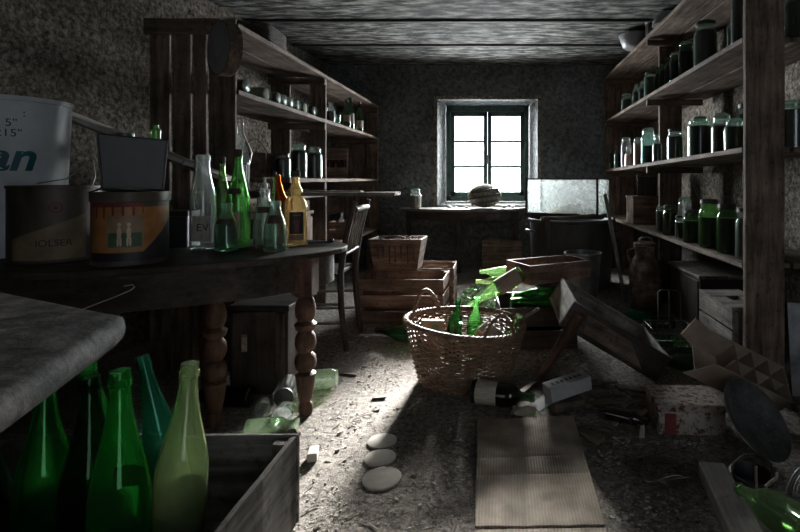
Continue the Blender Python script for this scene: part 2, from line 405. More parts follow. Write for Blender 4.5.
# ceiling boards between battens
cm = MB()
ys = [FY] + [y for y in (0.35, 1.1, 1.85, 2.6, 3.35, 4.1, 4.85)] + [BY + .02]
for a, b in zip(ys[:-1], ys[1:]): cm.box(-2.6, 1.75, a + .006, b - .006, CZ, CZ + .05)
cm.box(-2.6, 1.75, FY, BY + .02, CZ + .05, CZ + .06)
struct(obj('ceiling', cm, M['ceiling']))
for i, y in enumerate(ys[1:-1]):
    struct(obj('trim_%d' % (i+1), MB().box(-2.4, RWX, y - .022, y + .022, CZ - .016, CZ), M['beam'], bevel=.004))
wl = MB().add([(LW(FY), FY, 0), (LW(BY), BY, 0), (LW(BY), BY, CZ), (LW(FY), FY, CZ), (LW(FY)-.2, FY, 0), (LW(BY)-.2, BY, 0), (LW(BY)-.2, BY, CZ), (LW(FY)-.2, FY, CZ)],
               [(0,1,2,3),(7,6,5,4),(0,4,5,1),(1,5,6,2),(2,6,7,3),(3,7,4,0)])
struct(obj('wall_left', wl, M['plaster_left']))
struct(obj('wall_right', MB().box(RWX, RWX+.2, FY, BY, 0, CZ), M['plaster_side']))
# back wall with a splayed window opening
def ringwall():
    A = [(-2.5, 0), (1.9, 0), (1.9, CZ), (-2.5, CZ)]
    B = [(-.735, .70), (.405, .70), (.405, 1.905), (-.735, 1.905)]
    Cc = [(-.655, .74), (.315, .74), (.315, 1.865), (-.655, 1.865)]
    mb = MB(); vs = [(x, BY, z) for x, z in A] + [(x, BY, z) for x, z in B] + [(x, 5.95, z) for x, z in Cc] + [(x, 5.95, z) for x, z in A]
    fs = []
    for i in range(4):
        j = (i + 1) % 4
        fs += [(i, j, 4+j, 4+i), (4+i, 4+j, 8+j, 8+i), (8+i, 8+j, 12+j, 12+i), (12+i, 12+j, j, i)]
    return mb.add(vs, fs)
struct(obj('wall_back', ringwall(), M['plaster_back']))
# unseen wall behind the camera; doorway gap added to shape fill and reflections
fw = MB()
fw.box(-2.75, .35, FY-.18, FY, 0, CZ).box(1.45, 1.9, FY-.18, FY, 0, CZ).box(.35, 1.45, FY-.18, FY, 2.08, CZ)
struct(obj('wall_front', fw, M['plaster_back']))
# pale rendered border round the opening
rb = MB()
for (x0, x1, z0, z1) in ((-.735, .405, 1.905, 1.945), (-.775, -.735, .69, 1.945), (.405, .445, .69, 1.945)):
    rb.plank(x0, x1, BY-.012, BY+.01, z0, z1, 'x' if x1-x0 > .5 else 'z', 14, .004)
struct(obj('trim_8', rb, M['plaster_side']))
# window: outer frame, two sashes of three panes
wf = MB()
for b in ((-.655, -.60, 5.86, 5.94, .74, 1.865), (.26, .315, 5.86, 5.94, .74, 1.865), (-.655, .315, 5.86, 5.94, 1.79, 1.865), (-.655, .315, 5.86, 5.94, .74, .80)):
    wf.box(*b)
win = struct(obj('window_1', wf, M['frame'], bevel=.004))
for x0, x1 in ((-.60, -.172), (-.168, .26)):
    sf = MB()
    sf.box(x0, x0+.045, 5.875, 5.915, .80, 1.79); sf.box(x1-.045, x1, 5.875, 5.915, .80, 1.79)
    sf.box(x0, x1, 5.875, 5.915, 1.735, 1.79); sf.box(x0, x1, 5.875, 5.915, .80, .85)
    for z in (1.145, 1.44): sf.box(x0, x1, 5.88, 5.91, z-.013, z+.013)
    so = obj('sash', sf, M['frame'], win, bevel=.003)
    for z0, z1 in ((.85, 1.132), (1.158, 1.427), (1.453, 1.735)):
        obj('pane', MB().box(x0+.045, x1-.045, 5.894, 5.897, z0, z1), M['pane'], so)
obj('latch', MB().box(-.185, -.155, 5.855, 5.875, 1.18, 1.28).box(-.175, -.165, 5.835, 5.855, 1.2, 1.22), M['dirtymetal'], win)

# ------------------------------------------------------------------ builders: glassware
CACHE = {}
def cached(key, fn, mat, smooth=35):
    k = (key, mat.name)
    if k not in CACHE:
        me = fn().mesh(key, smooth); me.materials.append(mat); CACHE[k] = me
    return CACHE[k]
# unit outlines: radius 1 and height 1
PROF = {
 'burgundy': [(0, .025), (.55, .02), (.9, .0), (1, .015), (1, .42), (.97, .50), (.86, .58), (.70, .66), (.54, .74), (.42, .82), (.345, .89), (.32, .93), (.37, .935), (.38, .965), (.34, .97), (.33, 1.0)],
 'bordeaux': [(0, .03), (.6, .02), (.92, .0), (1, .012), (1, .58), (.96, .63), (.80, .69), (.52, .74), (.40, .79), (.36, .86), (.35, .93), (.41, .935), (.41, .97), (.36, .975), (.36, 1.0)],
 'tallclear': [(0, .02), (.9, .0), (1, .012), (1, .46), (.98, .54), (.90, .62), (.76, .70), (.62, .78), (.54, .86), (.51, .93), (.57, .935), (.58, .985), (.52, 1.0)],
 'flask': [(0, .02), (.9, .0), (1, .03), (1, .40), (.94, .52), (.80, .63), (.60, .73), (.50, .80), (.47, .90), (.54, .905), (.55, .985), (.48, 1.0)],
 'soda': [(0, .02), (.9, .0), (1, .015), (1, .50), (.96, .58), (.82, .68), (.62, .77), (.50, .85), (.45, .92), (.54, .925), (.54, .985), (.46, 1.0)],
 'gourd': [(0, .02), (.92, .0), (1, .02), (1, .50), (.97, .57), (.84, .63), (.58, .675), (.42, .70), (.52, .725), (.60, .755), (.54, .79), (.40, .83), (.34, .88), (.32, .95), (.36, .955), (.36, 1.0)],
 'jar': [(0, .02), (.93, .0), (1, .03), (1, .66), (.97, .72), (.84, .79), (.76, .82), (.76, .90)],
 'straightjar': [(0, .02), (.95, .0), (1, .03), (1, .78), (.95, .83), (.88, .86), (.88, .92)],
 'smallbottle': [(0, .02), (.93, .0), (1, .02), (1, .60), (.92, .68), (.62, .76), (.50, .80), (.48, .94), (.60, .95), (.60, 1.0)],
 'tumbler': [(0, .06), (.78, .03), (.84, 0), (.88, .05), (1, 1.0), (.95, 1.0), (.82, .1), (0, .09)],
}
def fill_prof(kind, level):
    pr = PROF[kind]; out = [(0, .035)]
    for (r, z) in pr:
        if r < .9 and z < .1: continue
        if z >= level: break
        out.append((r * .95, max(z, .035)))
    r0 = None
    for (a, b) in zip(pr[:-1], pr[1:]):
        if a[1] <= level <= b[1] and b[1] > a[1]:
            r0 = a[0] + (b[0]-a[0]) * (level-a[1]) / (b[1]-a[1])
    out += [(r0 * .95, level), (0, level)]
    return out
LIDP = [(0, .90), (.82, .90), (.84, .905), (.84, .975), (.76, .99), (0, 1.0)]
GLIDP = [(0, .89), (.86, .89), (.88, .90), (.86, .94), (.66, .955), (.62, 1.0), (0, .995)]
def vessel(name, cat, label, loc, r, h, kind, glassmat, group=None, rot=(0,0,0), fill=None, fillmat=None, lid=None, stopper=None, labels=(), n=28, body='glass_body', wall=False):
    """one bottle or jar: glass body, what is in it, lid or stopper, stuck-on labels"""
    t = thing(name, label, cat, loc, rot, group, (r, r, h))
    def put(nm, key, fn, mat, sm=35):
        o = bpy.data.objects.new(nm, cached(key, fn, mat, sm)); COL.objects.link(o); o.parent = t; return o
    if wall:
        pr = PROF[kind]; inn = [(max(0, a - .075), max(z, .05) if a > .1 else .06) for a, z in pr[::-1]]
        put(body, kind + '_walled_' + str(n), lambda: MB().lathe(pr + inn[:-1] + [(0, .06)], n, caps=False), THICK[glassmat], 50)
    else: put(body, kind + '_' + str(n), lambda: MB().lathe(PROF[kind], n, caps=False), M[glassmat])
    if fill: put('contents', '%s_fill_%.2f' % (kind, fill), lambda: MB().lathe(fill_prof(kind, fill), n), M[fillmat])
    if lid:
        if lid == 'glasslid': put('lid', 'glass_lid', lambda: MB().lathe(GLIDP, n), M['glasslid'])
        else: put('lid', 'metal_lid', lambda: MB().lathe(LIDP, n), M[lid])
    if stopper:
        top = PROF[kind][-1][0]
        put('stopper', kind + '_stopper', lambda: MB().lathe([(0, .955), (top*1.16, .955), (top*1.2, 1.02), (top*1.0, 1.035), (0, 1.037)], 16), M[stopper])
    for (nm, z0, z1, a0, a1, mt) in labels:
        def mk(z0=z0, z1=z1, a0=a0, a1=a1):
            rr = [p for p in PROF[kind]]
            def rad(z):
                for a, b in zip(rr[:-1], rr[1:]):
                    if a[1] <= z <= b[1] and b[1] > a[1]: return a[0] + (b[0]-a[0])*(z-a[1])/(b[1]-a[1])
                return 1
            return MB().lathe([(rad(z0 + (z1-z0)*i/5)*1.03, z0 + (z1-z0)*i/5) for i in range(6)], max(14, int((a1-a0)/6)), a0=R(a0), a1=R(a1), caps=False)
        put(nm, '%s_lab_%s_%s_%s_%s' % (kind, z0, z1, a0, a1), mk, M[mt])
    return t
def on_vessel(t, nm, mb, mat):
    """lettering or a mark given in metres, on a vessel scaled by its root"""
    s = t.scale
    for i, p in enumerate(mb.v): mb.v[i] = Vector((p.x/s.x, p.y/s.y, p.z/s.z))
    return obj(nm, mb, mat, t)
FA = -90     # the angle of the side that faces the added doorway gap
# ------------------------------------------------------------------ left shelf rack
LX0, LX1, LY0, LY1 = -1.83, -1.378, 2.62, 5.62
rack = thing('shelf_rack', 'long brown wooden shelf rack standing along the left wall', 'shelf', (LX1, LY0, 0))
def lp(nm, mb, mat, bevel=.004, par=None, org=(LX1, LY0, 0)):
    for i, p in enumerate(mb.v): mb.v[i] = p - Vector(org)
    return obj(nm, mb, mat, par or rack, bevel=bevel)
DIV = 3.94
for z, y0, y1 in ((1.79, LY0, LY1), (1.44, LY0, LY1), (.975, 3.25, LY1), (.862, LY0, DIV - .03), (.43, DIV + .05, LY1)):
    lp('shelf_board', MB().plank(LX0+.235, LX1, y0, y1, z, z+.03, 'y', 16).plank(LX0, LX0+.228, y0, y1, z, z+.03, 'y', 16), M['wood_y'])
px = [(-1.832, -1.728), (-1.716, -1.618), (-1.606, -1.538), (-1.526, -1.385)]
for x0, x1 in px:
    lp('end_board', MB().plank(x0, x1, LY0-.024, LY0-.002, 0, 1.80, 'z', 12), M['wood_z'])
lp('end_rail', MB().plank(LX0-.02, LX1+.004, LY0-.046, LY0-.026, 1.745, 1.83, 'x', 6), M['wood_x'])
for yy, zt in ((DIV, 1.79), (LY1-.03, 1.79)):
    for x0, x1 in ((LX1-.135, LX1-.006), (LX0+.01, LX0+.165)):
        lp('post', MB().plank(x0, x1, yy-.014, yy+.014, 0, zt-.002, 'z', 12), M['wood_z'])
    for z in (1.735, 1.385, .92):
        lp('cleat', MB().plank(LX0+.005, LX1-.002, yy-.05, yy-.016, z, z+.052, 'x', 6), M['wood_x'])
for x0, x1 in ((-1.67, -1.60), (-1.60, -1.53)):
    lp('end_board', MB().plank(x0, x1-.004, LY1-.03, LY1-.012, 0.46, 1.78, 'z', 10), M['wood_z'])
lp('back_slat', MB().plank(LX0-.002, LX0+.016, 3.95, LY1, .62, .80, 'y', 10), M['wood_y'])

# ------------------------------------------------------------------ right shelf rack
RX0, RX1, RY0, RY1 = 1.153, 1.645, 2.405, 5.60
zA = lambda y: 1.685 - (y - 2.4) * .010
zB = lambda y: 1.155 - (y - 2.4) * .016
zC = lambda y: .597
zT = lambda y: 2.145
rk = thing('shelf_rack', 'brown plank shelf rack full of preserving jars along the right wall', 'shelf', (RX0, RY0, 0))
def rp(nm, mb, mat, bevel=.004): return lp(nm, mb, mat, bevel, rk, (RX0, RY0, 0))
for zf in (zT, zA, zB, zC):
    d = zf(RY1) - zf(RY0); z = zf(RY0)
    rp('shelf_board', MB().plank(RX0, RX0+.235, RY0, RY1, z-.03, z, 'y', 16, dz=(0, d)).plank(RX0+.247, RX1, RY0, RY1, z-.03, z, 'y', 16, dz=(0, d)), M['wood_y'])
rp('front_post', MB().plank(RX0, RX0+.189, RY0-.04, RY0-.004, 0, CZ-.03, 'z', 18), M['wood_z'])
rp('post', MB().plank(1.265, 1.45, 4.02, 4.05, 0, 2.11, 'z', 12), M['wood_z'])
for zf in (zT, zA, zB):
    rp('cleat', MB().plank(RX0+.002, 1.60, 3.975, 4.012, zf(4)-.085, zf(4)-.034, 'x', 6), M['wood_x'])
for x0, x1, g in ((1.155, 1.27, 0), (1.275, 1.33, .5), (1.338, 1.48, 0), (1.49, 1.64, 0)):
    rp('end_board', MB().plank(x0, x1, RY1-.004, RY1+.016, .30 if g else 0, 2.12, 'z', 12), M['red_z'])
for zf in (zT, zA, zB):
    rp('cleat', MB().plank(RX0+.002, 1.63, RY1-.04, RY1-.006, zf(5.6)-.075, zf(5.6)-.034, 'x', 6), M['red_x'])

# ------------------------------------------------------------------ jars on the right rack
# (px, Y, X, zf, r, h, kind, glass, fill, content, lid, label)
def rj(X, Y, zf, r, h, kind, gm, fill, fm, lid, label, grp, name='preserving_jar', cat='jar', rz=None):
    return vessel(name, cat, label, (X, Y, zf(Y) + .0015), r, h, kind, gm, grp, (0, 0, rz if rz is not None else random.random()*6), fill, fm, lid)
GA, GB_, GC = 'jars on the upper right shelf', 'jars on the middle right shelf', 'jars on the lower right shelf'
DK = 'blackjam'
rj(1.205, 4.84, zA, .052, .165, 'jar', 'jarglass', .62, DK, 'glasslid', 'short dark jar at the far end of the upper jar shelf', GA)
rj(1.195, 4.45, zA, .034, .175, 'smallbottle', 'jarglass', .6, DK, None, 'narrow bottle just nearer than the short dark end jar, upper shelf', GA, 'glass_bottle', 'bottle')
rj(1.20, 4.28, zA, .030, .17, 'smallbottle', 'jarglass', .6, DK, None, 'second narrow bottle, beside the wide dark jar, upper shelf', GA, 'glass_bottle', 'bottle')
rj(1.215, 4.08, zA, .056, .20, 'straightjar', 'jarglass', .78, DK, 'lid', 'wide dark jar below the cleat of the upper jar shelf', GA)
rj(1.20, 3.84, zA, .030, .185, 'smallbottle', 'darkgreen', .72, DK, None, 'farthest of the slim green-necked bottles on the upper shelf', GA, 'glass_bottle', 'bottle')
rj(1.20, 3.72, zA, .034, .185, 'smallbottle', 'darkgreen', .70, DK, None, 'second slim green-necked bottle from the far end, upper shelf', GA, 'glass_bottle', 'bottle')
rj(1.205, 3.60, zA, .035, .20, 'smallbottle', 'darkgreen', .70, DK, None, 'third slim green-necked bottle from the far end, upper shelf', GA, 'glass_bottle', 'bottle')
rj(1.205, 3.47, zA, .042, .20, 'jar', 'darkgreen', .64, DK, 'glasslid', 'small green jar right of the slim green-necked bottles', GA)
rj(1.225, 3.33, zA, .050, .235, 'jar', 'darkgreen', .70, DK, 'glasslid', 'tall green-shouldered jar beside the biggest jar, upper shelf', GA)
rj(1.245, 3.06, zA, .070, .285, 'jar', 'jarglass', .78, DK, 'lid', 'biggest dark preserving jar on the upper right shelf', GA)
rj(1.46, 3.15, zA, .062, .13, 'straightjar', 'jarglass', .8, DK, 'lid', 'low dark jar at the back of the upper shelf by the wall', GA)
rj(1.30, 2.80, zA, .040, .25, 'smallbottle', 'jarglass', .6, DK, None, 'pale-edged bottle behind the tall jar next to the front post', GA, 'glass_bottle', 'bottle')
rj(1.225, 2.56, zA, .050, .31, 'jar', 'jarglass', .75, DK, 'lid', 'tall dark jar beside the front post, upper shelf', GA)
rj(1.52, 2.56, zA, .072, .29, 'jar', 'jarglass', .78, DK, 'lid', 'dark jar on the upper shelf, right of the front post', GA)
# middle shelf
rj(1.215, 5.50, zB, .040, .22, 'jar', 'jarglass', .75, DK, 'lid', 'dark jar in the far corner of the middle jar shelf', GB_)
rj(1.205, 5.24, zB, .034, .22, 'smallbottle', 'jarglass', .7, DK, None, 'narrow dark bottle beside the far corner jar, middle shelf', GB_, 'glass_bottle', 'bottle')
rj(1.235, 4.97, zB, .054, .30, 'jar', 'clear', .55, DK, 'glasslid', 'big clear jar behind the small pink flask, middle shelf', GB_)
rj(1.195, 4.72, zB, .040, .19, 'flask', 'clear', .62, 'pinkjam', None, 'small clear flask of pale pink preserve at the shelf edge', GB_, 'glass_flask', 'bottle')
rj(1.225, 4.50, zB, .040, .25, 'straightjar', 'clear', .78, 'redjam', 'glasslid', 'tall jar of faded red preserve on the middle shelf', GB_)
rj(1.225, 4.20, zB, .058, .30, 'jar', 'teal', .50, DK, 'glasslid', 'big teal-topped jar right of the red preserve, middle shelf', GB_)
rj(1.21, 3.90, zB, .036, .215, 'smallbottle', 'jarglass', .66, DK, None, 'narrow bottle in front of the middle shelf divider', GB_, 'glass_bottle', 'bottle')
rj(1.245, 3.60, zB, .056, .225, 'jar', 'jarglass', .74, DK, 'lid', 'dark jar just right of the divider, middle shelf', GB_)
rj(1.47, 3.72, zB, .060, .33, 'jar', 'jarglass', .78, DK, 'lid', 'tall dark jar by the wall at the back of the middle shelf, near the divider', GB_)
rj(1.27, 3.22, zB, .072, .245, 'straightjar', 'jarglass', .80, DK, 'glasslid', 'widest dark jar of the middle shelf with a glass lid', GB_)
rj(1.49, 3.42, zB, .058, .30, 'jar', 'jarglass', .78, DK, 'lid', 'dark jar by the wall behind the widest jar, middle shelf', GB_)
rj(1.285, 2.93, zB, .056, .235, 'jar', 'jarglass', .68, DK, 'glasslid', 'slim-shouldered dark jar right of the widest jar, middle shelf', GB_)
rj(1.45, 2.95, zB, .062, .30, 'jar', 'jarglass', .78, DK, 'lid', 'tall dark jar by the wall, nearest the front post, middle shelf', GB_)
rj(1.255, 2.70, zB, .054, .175, 'jar', 'jarglass', .74, DK, 'glasslid', 'low dark jar beside the front post, middle shelf', GB_)
rj(1.50, 2.58, zB, .078, .25, 'straightjar', 'jarglass', .80, DK, 'glasslid', 'wide dark jar with a glass lid, right of the front post', GB_)
# lower shelf
rj(1.20, 3.80, zC, .028, .20, 'straightjar', 'clear', .8, DK, 'glasslid', 'thin pale jar beside the wooden box, lower shelf', GC)
rj(1.215, 3.62, zC, .050, .215, 'jar', 'jargreen', .74, DK, 'lid', 'dark green jar next to the thin pale jar, lower shelf', GC)
rj(1.205, 3.40, zC, .028, .155, 'jar', 'jarglass', .7, DK, 'lid', 'very small dark jar in front of the clear tumbler jar', GC)
rj(1.36, 3.72, zC, .048, .27, 'straightjar', 'clear', None, None, 'glasslid', 'empty clear jar standing behind the small dark jar', GC)
rj(1.47, 3.55, zC, .045, .21, 'straightjar', 'clear', .8, 'pinkjam', 'lid', 'jar with pale brown contents behind the squat green jar', GC)
rj(1.215, 3.20, zC, .054, .205, 'jar', 'jargreen', .66, DK, 'lid', 'squat green-shouldered jar with dark contents, lower shelf', GC)
rj(1.225, 2.96, zC, .059, .285, 'jar', 'green', .62, DK, 'lid', 'tallest bright green-topped jar of the lower shelf', GC)
rj(1.23, 2.73, zC, .056, .27, 'jar', 'jargreen', .70, DK, 'lid', 'tall dark green jar second from the front post, lower shelf', GC)
rj(1.235, 2.52, zC, .056, .26, 'jar', 'jarglass', .78, DK, 'lid', 'dark jar half behind the front post, lower shelf', GC)

# wooden box on the lower shelf with a board leaning behind it
def open_box(mb, w, d, h, t=.015):
    mb.box(-w/2, w/2, -d/2, d/2, 0, t)
    return mb
bx = thing('wooden_box', 'small brown wooden box with closed lid on the lower jar shelf', 'box', (1.325, 4.56, .598))
obj('body', MB().box(-.16, .16, -.12, .12, 0, .225), M['red_x'], bx, bevel=.004)
obj('lid', MB().box(-.166, .166, -.126, .126, .2265, .25), M['wood_x'], bx, bevel=.004)
bb = thing('dark_tin', 'dark square tin standing on the small brown wooden box', 'tin', (1.33, 4.58, .8495), (0, 0, R(-19)))
obj('body', MB().box(-.085, .085, -.07, .07, 0, .17), M['dark_z'], bb, bevel=.006)
obj('lid', MB().box(-.088, .088, -.073, .073, .171, .19), M['lid'], bb, bevel=.003)

# pots on top of the right rack
pot = thing('enamel_pot', 'grey enamel pot overhanging the top board of the right rack', 'pot', (1.185, 4.42, 2.1465))
obj('body', MB().lathe([(0, 0), (.085, 0), (.115, .02), (.135, .07), (.145, .112), (.152, .116), (.152, .12), (.138, .115), (.11, .03), (0, .012)], 32), M['enamel'], pot, smooth=40)
obj('handle', MB().tube([(.14, -.03, .1), (.185, -.03, .1), (.19, 0, .1), (.185, .03, .1), (.14, .03, .1)], .006), M['wire'], pot, smooth=60)
rm = thing('ribbed_ring', 'ribbed dark ring beside the grey enamel pot on the top board', 'utensil', (1.21, 3.98, 2.1465))
g = MB()
for k in range(20):
    a = 2*math.pi*k/20
    g.box(.052, .064, -.006, .006, 0.0, .085, Matrix.Rotation(a, 4, 'Z'))
obj('ribs', g, M['dirtymetal'], rm, bevel=.002)
obj('rim', MB().lathe([(.05, .0855), (.068, .0855), (.07, .10), (.05, .10)], 24, caps=False), M['enamel'], rm, smooth=40)
obj('core', MB().lathe([(0, 0), (.048, 0), (.048, .084), (0, .084)], 20), M['black'], rm, smooth=40)
bl = thing('enamel_bowl', 'small upturned grey bowl nearest the room on the right top board', 'bowl', (1.235, 3.74, 2.1465))
obj('body', MB().lathe([(.11, 0), (.105, .03), (.085, .07), (.05, .095), (.03, .098), (0, .098)], 28), M['enamel'], bl, smooth=40)
obj('foot', MB().lathe([(.035, .0985), (.035, .108), (.03, .108), (.03, .0985)], 20, caps=False), M['enamel'], bl)

# ------------------------------------------------------------------ things on the left rack
def lying(name, cat, label, p, d, r, h, kind, gm, grp=None, **k):
    """bottle lying on its side: p = point on the surface under the base, d = direction of the neck"""
    t = vessel(name, cat, label, (p[0], p[1], p[2] + r + .001), r, h, kind, gm, grp, lay_rot(d), **k)
    return t
ORD = ['nearest the room', 'second', 'third', 'fourth', 'fifth', 'sixth', 'seventh', 'farthest']
gj = 'glass jars lying on the left shelf'
for i, Y in enumerate((2.76, 3.03, 3.15, 3.245, 3.34, 3.44, 3.63, 3.74)):
    lab = ('lying glass jar %s in the left shelf row' % ORD[i]) if i in (0, 7) else 'lying glass jar, %s from the near end of the left shelf row' % ORD[i]
    dark = i in (1, 6)
    lying('glass_jar', 'jar', lab, (-1.56 if not dark else -1.58, Y, 1.472), (1, random.uniform(-.1, .1), 0), (.042 if dark else .038), .18, 'straightjar', 'jarglass', gj, fill=.84, fillmat=('leafdust' if dark else DK), n=24)
gb = 'bottles on the far left shelf'
Z2 = 1.4725
vessel('glass_bottle', 'bottle', 'short dark bottle nearest the divider on the far left shelf', (-1.445, 4.22, Z2), .036, .175, 'smallbottle', 'clear', gb, fill=.55, fillmat=DK)
vessel('drinking_glass', 'glass', 'small green-tinted glass between the dark bottles on the far left shelf', (-1.48, 4.46, Z2), .042, .10, 'tumbler', 'teal', gb, body='glass_body')
vessel('wine_bottle', 'bottle', 'dark wine bottle just right of the small green-tinted glass', (-1.415, 4.56, Z2), .036, .24, 'bordeaux', 'darkgreen', gb, stopper='cork', labels=(('label', .2, .45, -130, -10, 'stain_paper'),), n=24)
vessel('wine_bottle', 'bottle', 'dark wine bottle with a pale label in the middle of three', (-1.425, 4.70, Z2), .038, .285, 'bordeaux', 'darkgreen', gb, stopper='cork', labels=(('label', .15, .5, -130, -10, 'paper'),), n=24)
vessel('wine_bottle', 'bottle', 'tallest dark wine bottle at the far end of the left shelf', (-1.43, 5.02, Z2), .039, .295, 'bordeaux', 'darkgreen', gb, stopper='redcap', labels=(('label', .12, .38, -130, -10, 'paper'),), n=24)
gl = 'big jars on the lower left shelf'
Z1 = 1.0065
vessel('preserving_jar', 'jar', 'wide black jar beside the tin pail on the lower left shelf', (-1.52, 3.47, Z1), .052, .175, 'jar', 'jarglass', gl, fill=.78, fillmat=DK, lid='lid')
vessel('preserving_jar', 'jar', 'tall grey-green jar in the middle of the lower left shelf', (-1.475, 3.63, Z1), .058, .25, 'jar', 'jarglass', gl, fill=.8, fillmat=DK, lid='glasslid')
vessel('preserving_jar', 'jar', 'tall dark jar in front of the divider on the lower left shelf', (-1.435, 3.83, Z1), .056, .24, 'jar', 'jarglass', gl, fill=.8, fillmat=DK, lid='glasslid')
pail = thing('tin_pail', 'brown square tin with a wire bail on the lower left shelf', 'tin', (-1.67, 3.40, Z1), (0, 0, .1))
obj('body', MB().box(-.085, .085, -.07, .07, 0, .17), M['rust'], pail, bevel=.006)
obj('handle', MB().tube([(-.085 + .17*i/12, -.03, .165 + .10*math.sin(math.pi*i/12)) for i in range(13)], .003, 6), M['wire'], pail, smooth=60)
pan = thing('frying_pan', 'shallow black pan on the near lower board of the left rack', 'pan', (-1.50, 2.93, .8935))
obj('body', MB().lathe([(0, 0), (.10, 0), (.125, .035), (.128, .035), (.10, -.001+.006), (0, .006)], 32), M['black'], pan, smooth=40)
obj('handle', MB().bar((.11, -.03, .03), (.16, -.17, .045), .02, .007), M['black'], pan, bevel=.002)
# lantern
ln = thing('metal_lantern', 'metal lantern with tall hooked top behind the green bottle', 'lantern', (-1.43, 2.73, .8935), (0, 0, .3))
g = MB()
for sx in (-.035, .035):
    for sy in (-.035, .035): g.box(sx-.004, sx+.004, sy-.004, sy+.004, 0, .19)
g.box(-.042, .042, -.042, .042, 0, .012); g.box(-.042, .042, -.042, .042, .185, .195)
obj('frame', g, M['dirtymetal'], ln, bevel=.002)
g = MB(); g.box(-.033, .033, -.034, -.032, .013, .184); g.box(-.033, .033, .032, .034, .013, .184); g.box(-.034, -.032, -.033, .033, .013, .184); g.box(.032, .034, -.033, .033, .013, .184)
obj('pane', g, M['clear'], ln)
obj('chimney', MB().lathe([(.052, .196), (.05, .21), (.034, .27), (.02, .31), (.013, .345), (.013, .40), (.018, .405), (.018, .415), (0, .416)], 24), M['clear'], ln, smooth=40)
obj('handle', MB().tube([(.05, 0, .2), (.058, 0, .25), (.03, 0, .32), (.016, 0, .36), (.014, 0, .43), (-.004, 0, .437), (-.022, 0, .43)], .004, 6), M['palewire'], ln, smooth=60)
obj('handle', MB().tube([(-.05, 0, .2), (-.075, 0, .235), (-.05, 0, .285), (-.018, 0, .33)], .003, 6), M['palewire'], ln, smooth=60)
# bottle crate on the far lower shelf
bc = thing('bottle_crate', 'slatted wooden bottle crate on the far lower left shelf', 'crate', (-1.60, 4.55, Z1), (0, 0, R(19)))
for yy, nm in ((-.10, 'front_panel'), (.10, 'back_panel')):
    obj(nm, MB().plank(-.185, .185, yy-.008, yy+.008, .005, .095, 'x', 6, .002).plank(-.185, .185, yy-.008, yy+.008, .165, .27, 'x', 6, .002), M['wood_x'], bc, bevel=.002)
for xx in (-.175, .175):
    obj('side_panel', MB().box(xx-.009, xx+.009, -.091, .091, .005, .27), M['dark_z'], bc, bevel=.002)
obj('bottom', MB().box(-.164, .164, -.091, .091, .005, .016), M['grey_x'], bc)
for i in range(6):
    mt = 'clear' if i < 3 else 'amber'
    vessel('small_bottle', 'bottle', ('pale bottle in the slatted bottle crate, %s from its left end' % ['first', 'second', 'third'][i]) if i < 3 else 'brown bottle in the slatted bottle crate, %s from its right end' % ['third', 'second', 'first'][i-3],
           (-1.60 + (-.135 + i*.054)*math.cos(R(19)) + .05*math.sin(R(19)), 4.55 + (-.135 + i*.054)*math.sin(R(19)) - .05*math.cos(R(19)), Z1 + .0175), .023, .255 if i < 3 else .2, 'bordeaux', mt, 'bottles in the slatted bottle crate', n=16)
# small slatted box lower down
sb = thing('slatted_box', 'small brown slatted box on the bottom board of the left rack', 'box', (-1.475, 4.60, .4615))
for yy, nm in ((-.085, 'front_panel'), (.085, 'back_panel')):
    obj(nm, MB().plank(-.10, .10, yy-.006, yy+.006, .003, .075, 'x', 4, .002).plank(-.10, .10, yy-.006, yy+.006, .085, .15, 'x', 4, .002), M['red_x'], sb, bevel=.002)
for xx in (-.09, .09):
    obj('side_panel', MB().box(xx-.007, xx+.007, -.078, .078, .003, .15), M['red_z'], sb, bevel=.002)
obj('bottom', MB().box(-.082, .082, -.078, .078, .003, .012), M['red_x'], sb)
lying('glass_bottle', 'bottle', 'clear bottle leaning out of the small slatted box', (-1.49, 4.60, .45), (.12, -.05, 1), .026, .22, 'bordeaux', 'clear', n=16)
# things on top of the left rack
tb = thing('wicker_hamper', 'low dark wicker hamper on top of the left rack', 'basket', (-1.53, 3.12, 1.8215), (0, 0, .08))
g = MB()
for k in range(7):
    z = .008 + k*.015
    pts = []
    for i in range(64):
        a = 2*math.pi*i/64; rr = 1 + (.02 if (i + k) % 2 else -.02)
        ca, sa = math.cos(a), math.sin(a)
        pts.append((.13*rr*(abs(ca)**.5)*math.copysign(1, ca), .20*rr*(abs(sa)**.5)*math.copysign(1, sa), z))
    g.tube(pts, .008, 5, True)
obj('weave', g, M['dark_x'], tb, smooth=60)
obj('base', MB().box(-.115, .115, -.18, .18, 0.0, .008), M['dark_x'], tb)
sv = thing('round_sieve', 'round metal sieve hanging on the near end of the left rack', 'sieve', (-1.375, 2.478, 1.645), (0, 0, R(-38)))
rim = [(.128, -.03), (.132, -.03), (.134, 0), (.134, .03), (.128, .03), (.128, 0)]
MR = Matrix.Rotation(R(90), 4, 'X')
obj('rim', MB().lathe(rim + [rim[0]], 40, MR, caps=False), M['wood_x'], sv, smooth=40)
obj('mesh_disc', MB().lathe([(0, .022), (.127, .022), (.127, .026), (0, .026)], 40, MR), M['enamel'], sv, smooth=40)
obj('hook', MB().tube([(0, -.03, .134), (0, .0, .155), (0, .05, .165), (.0, .10, .16), (.0, .125, .16)], .003, 6), M['wire'], sv, smooth=60)

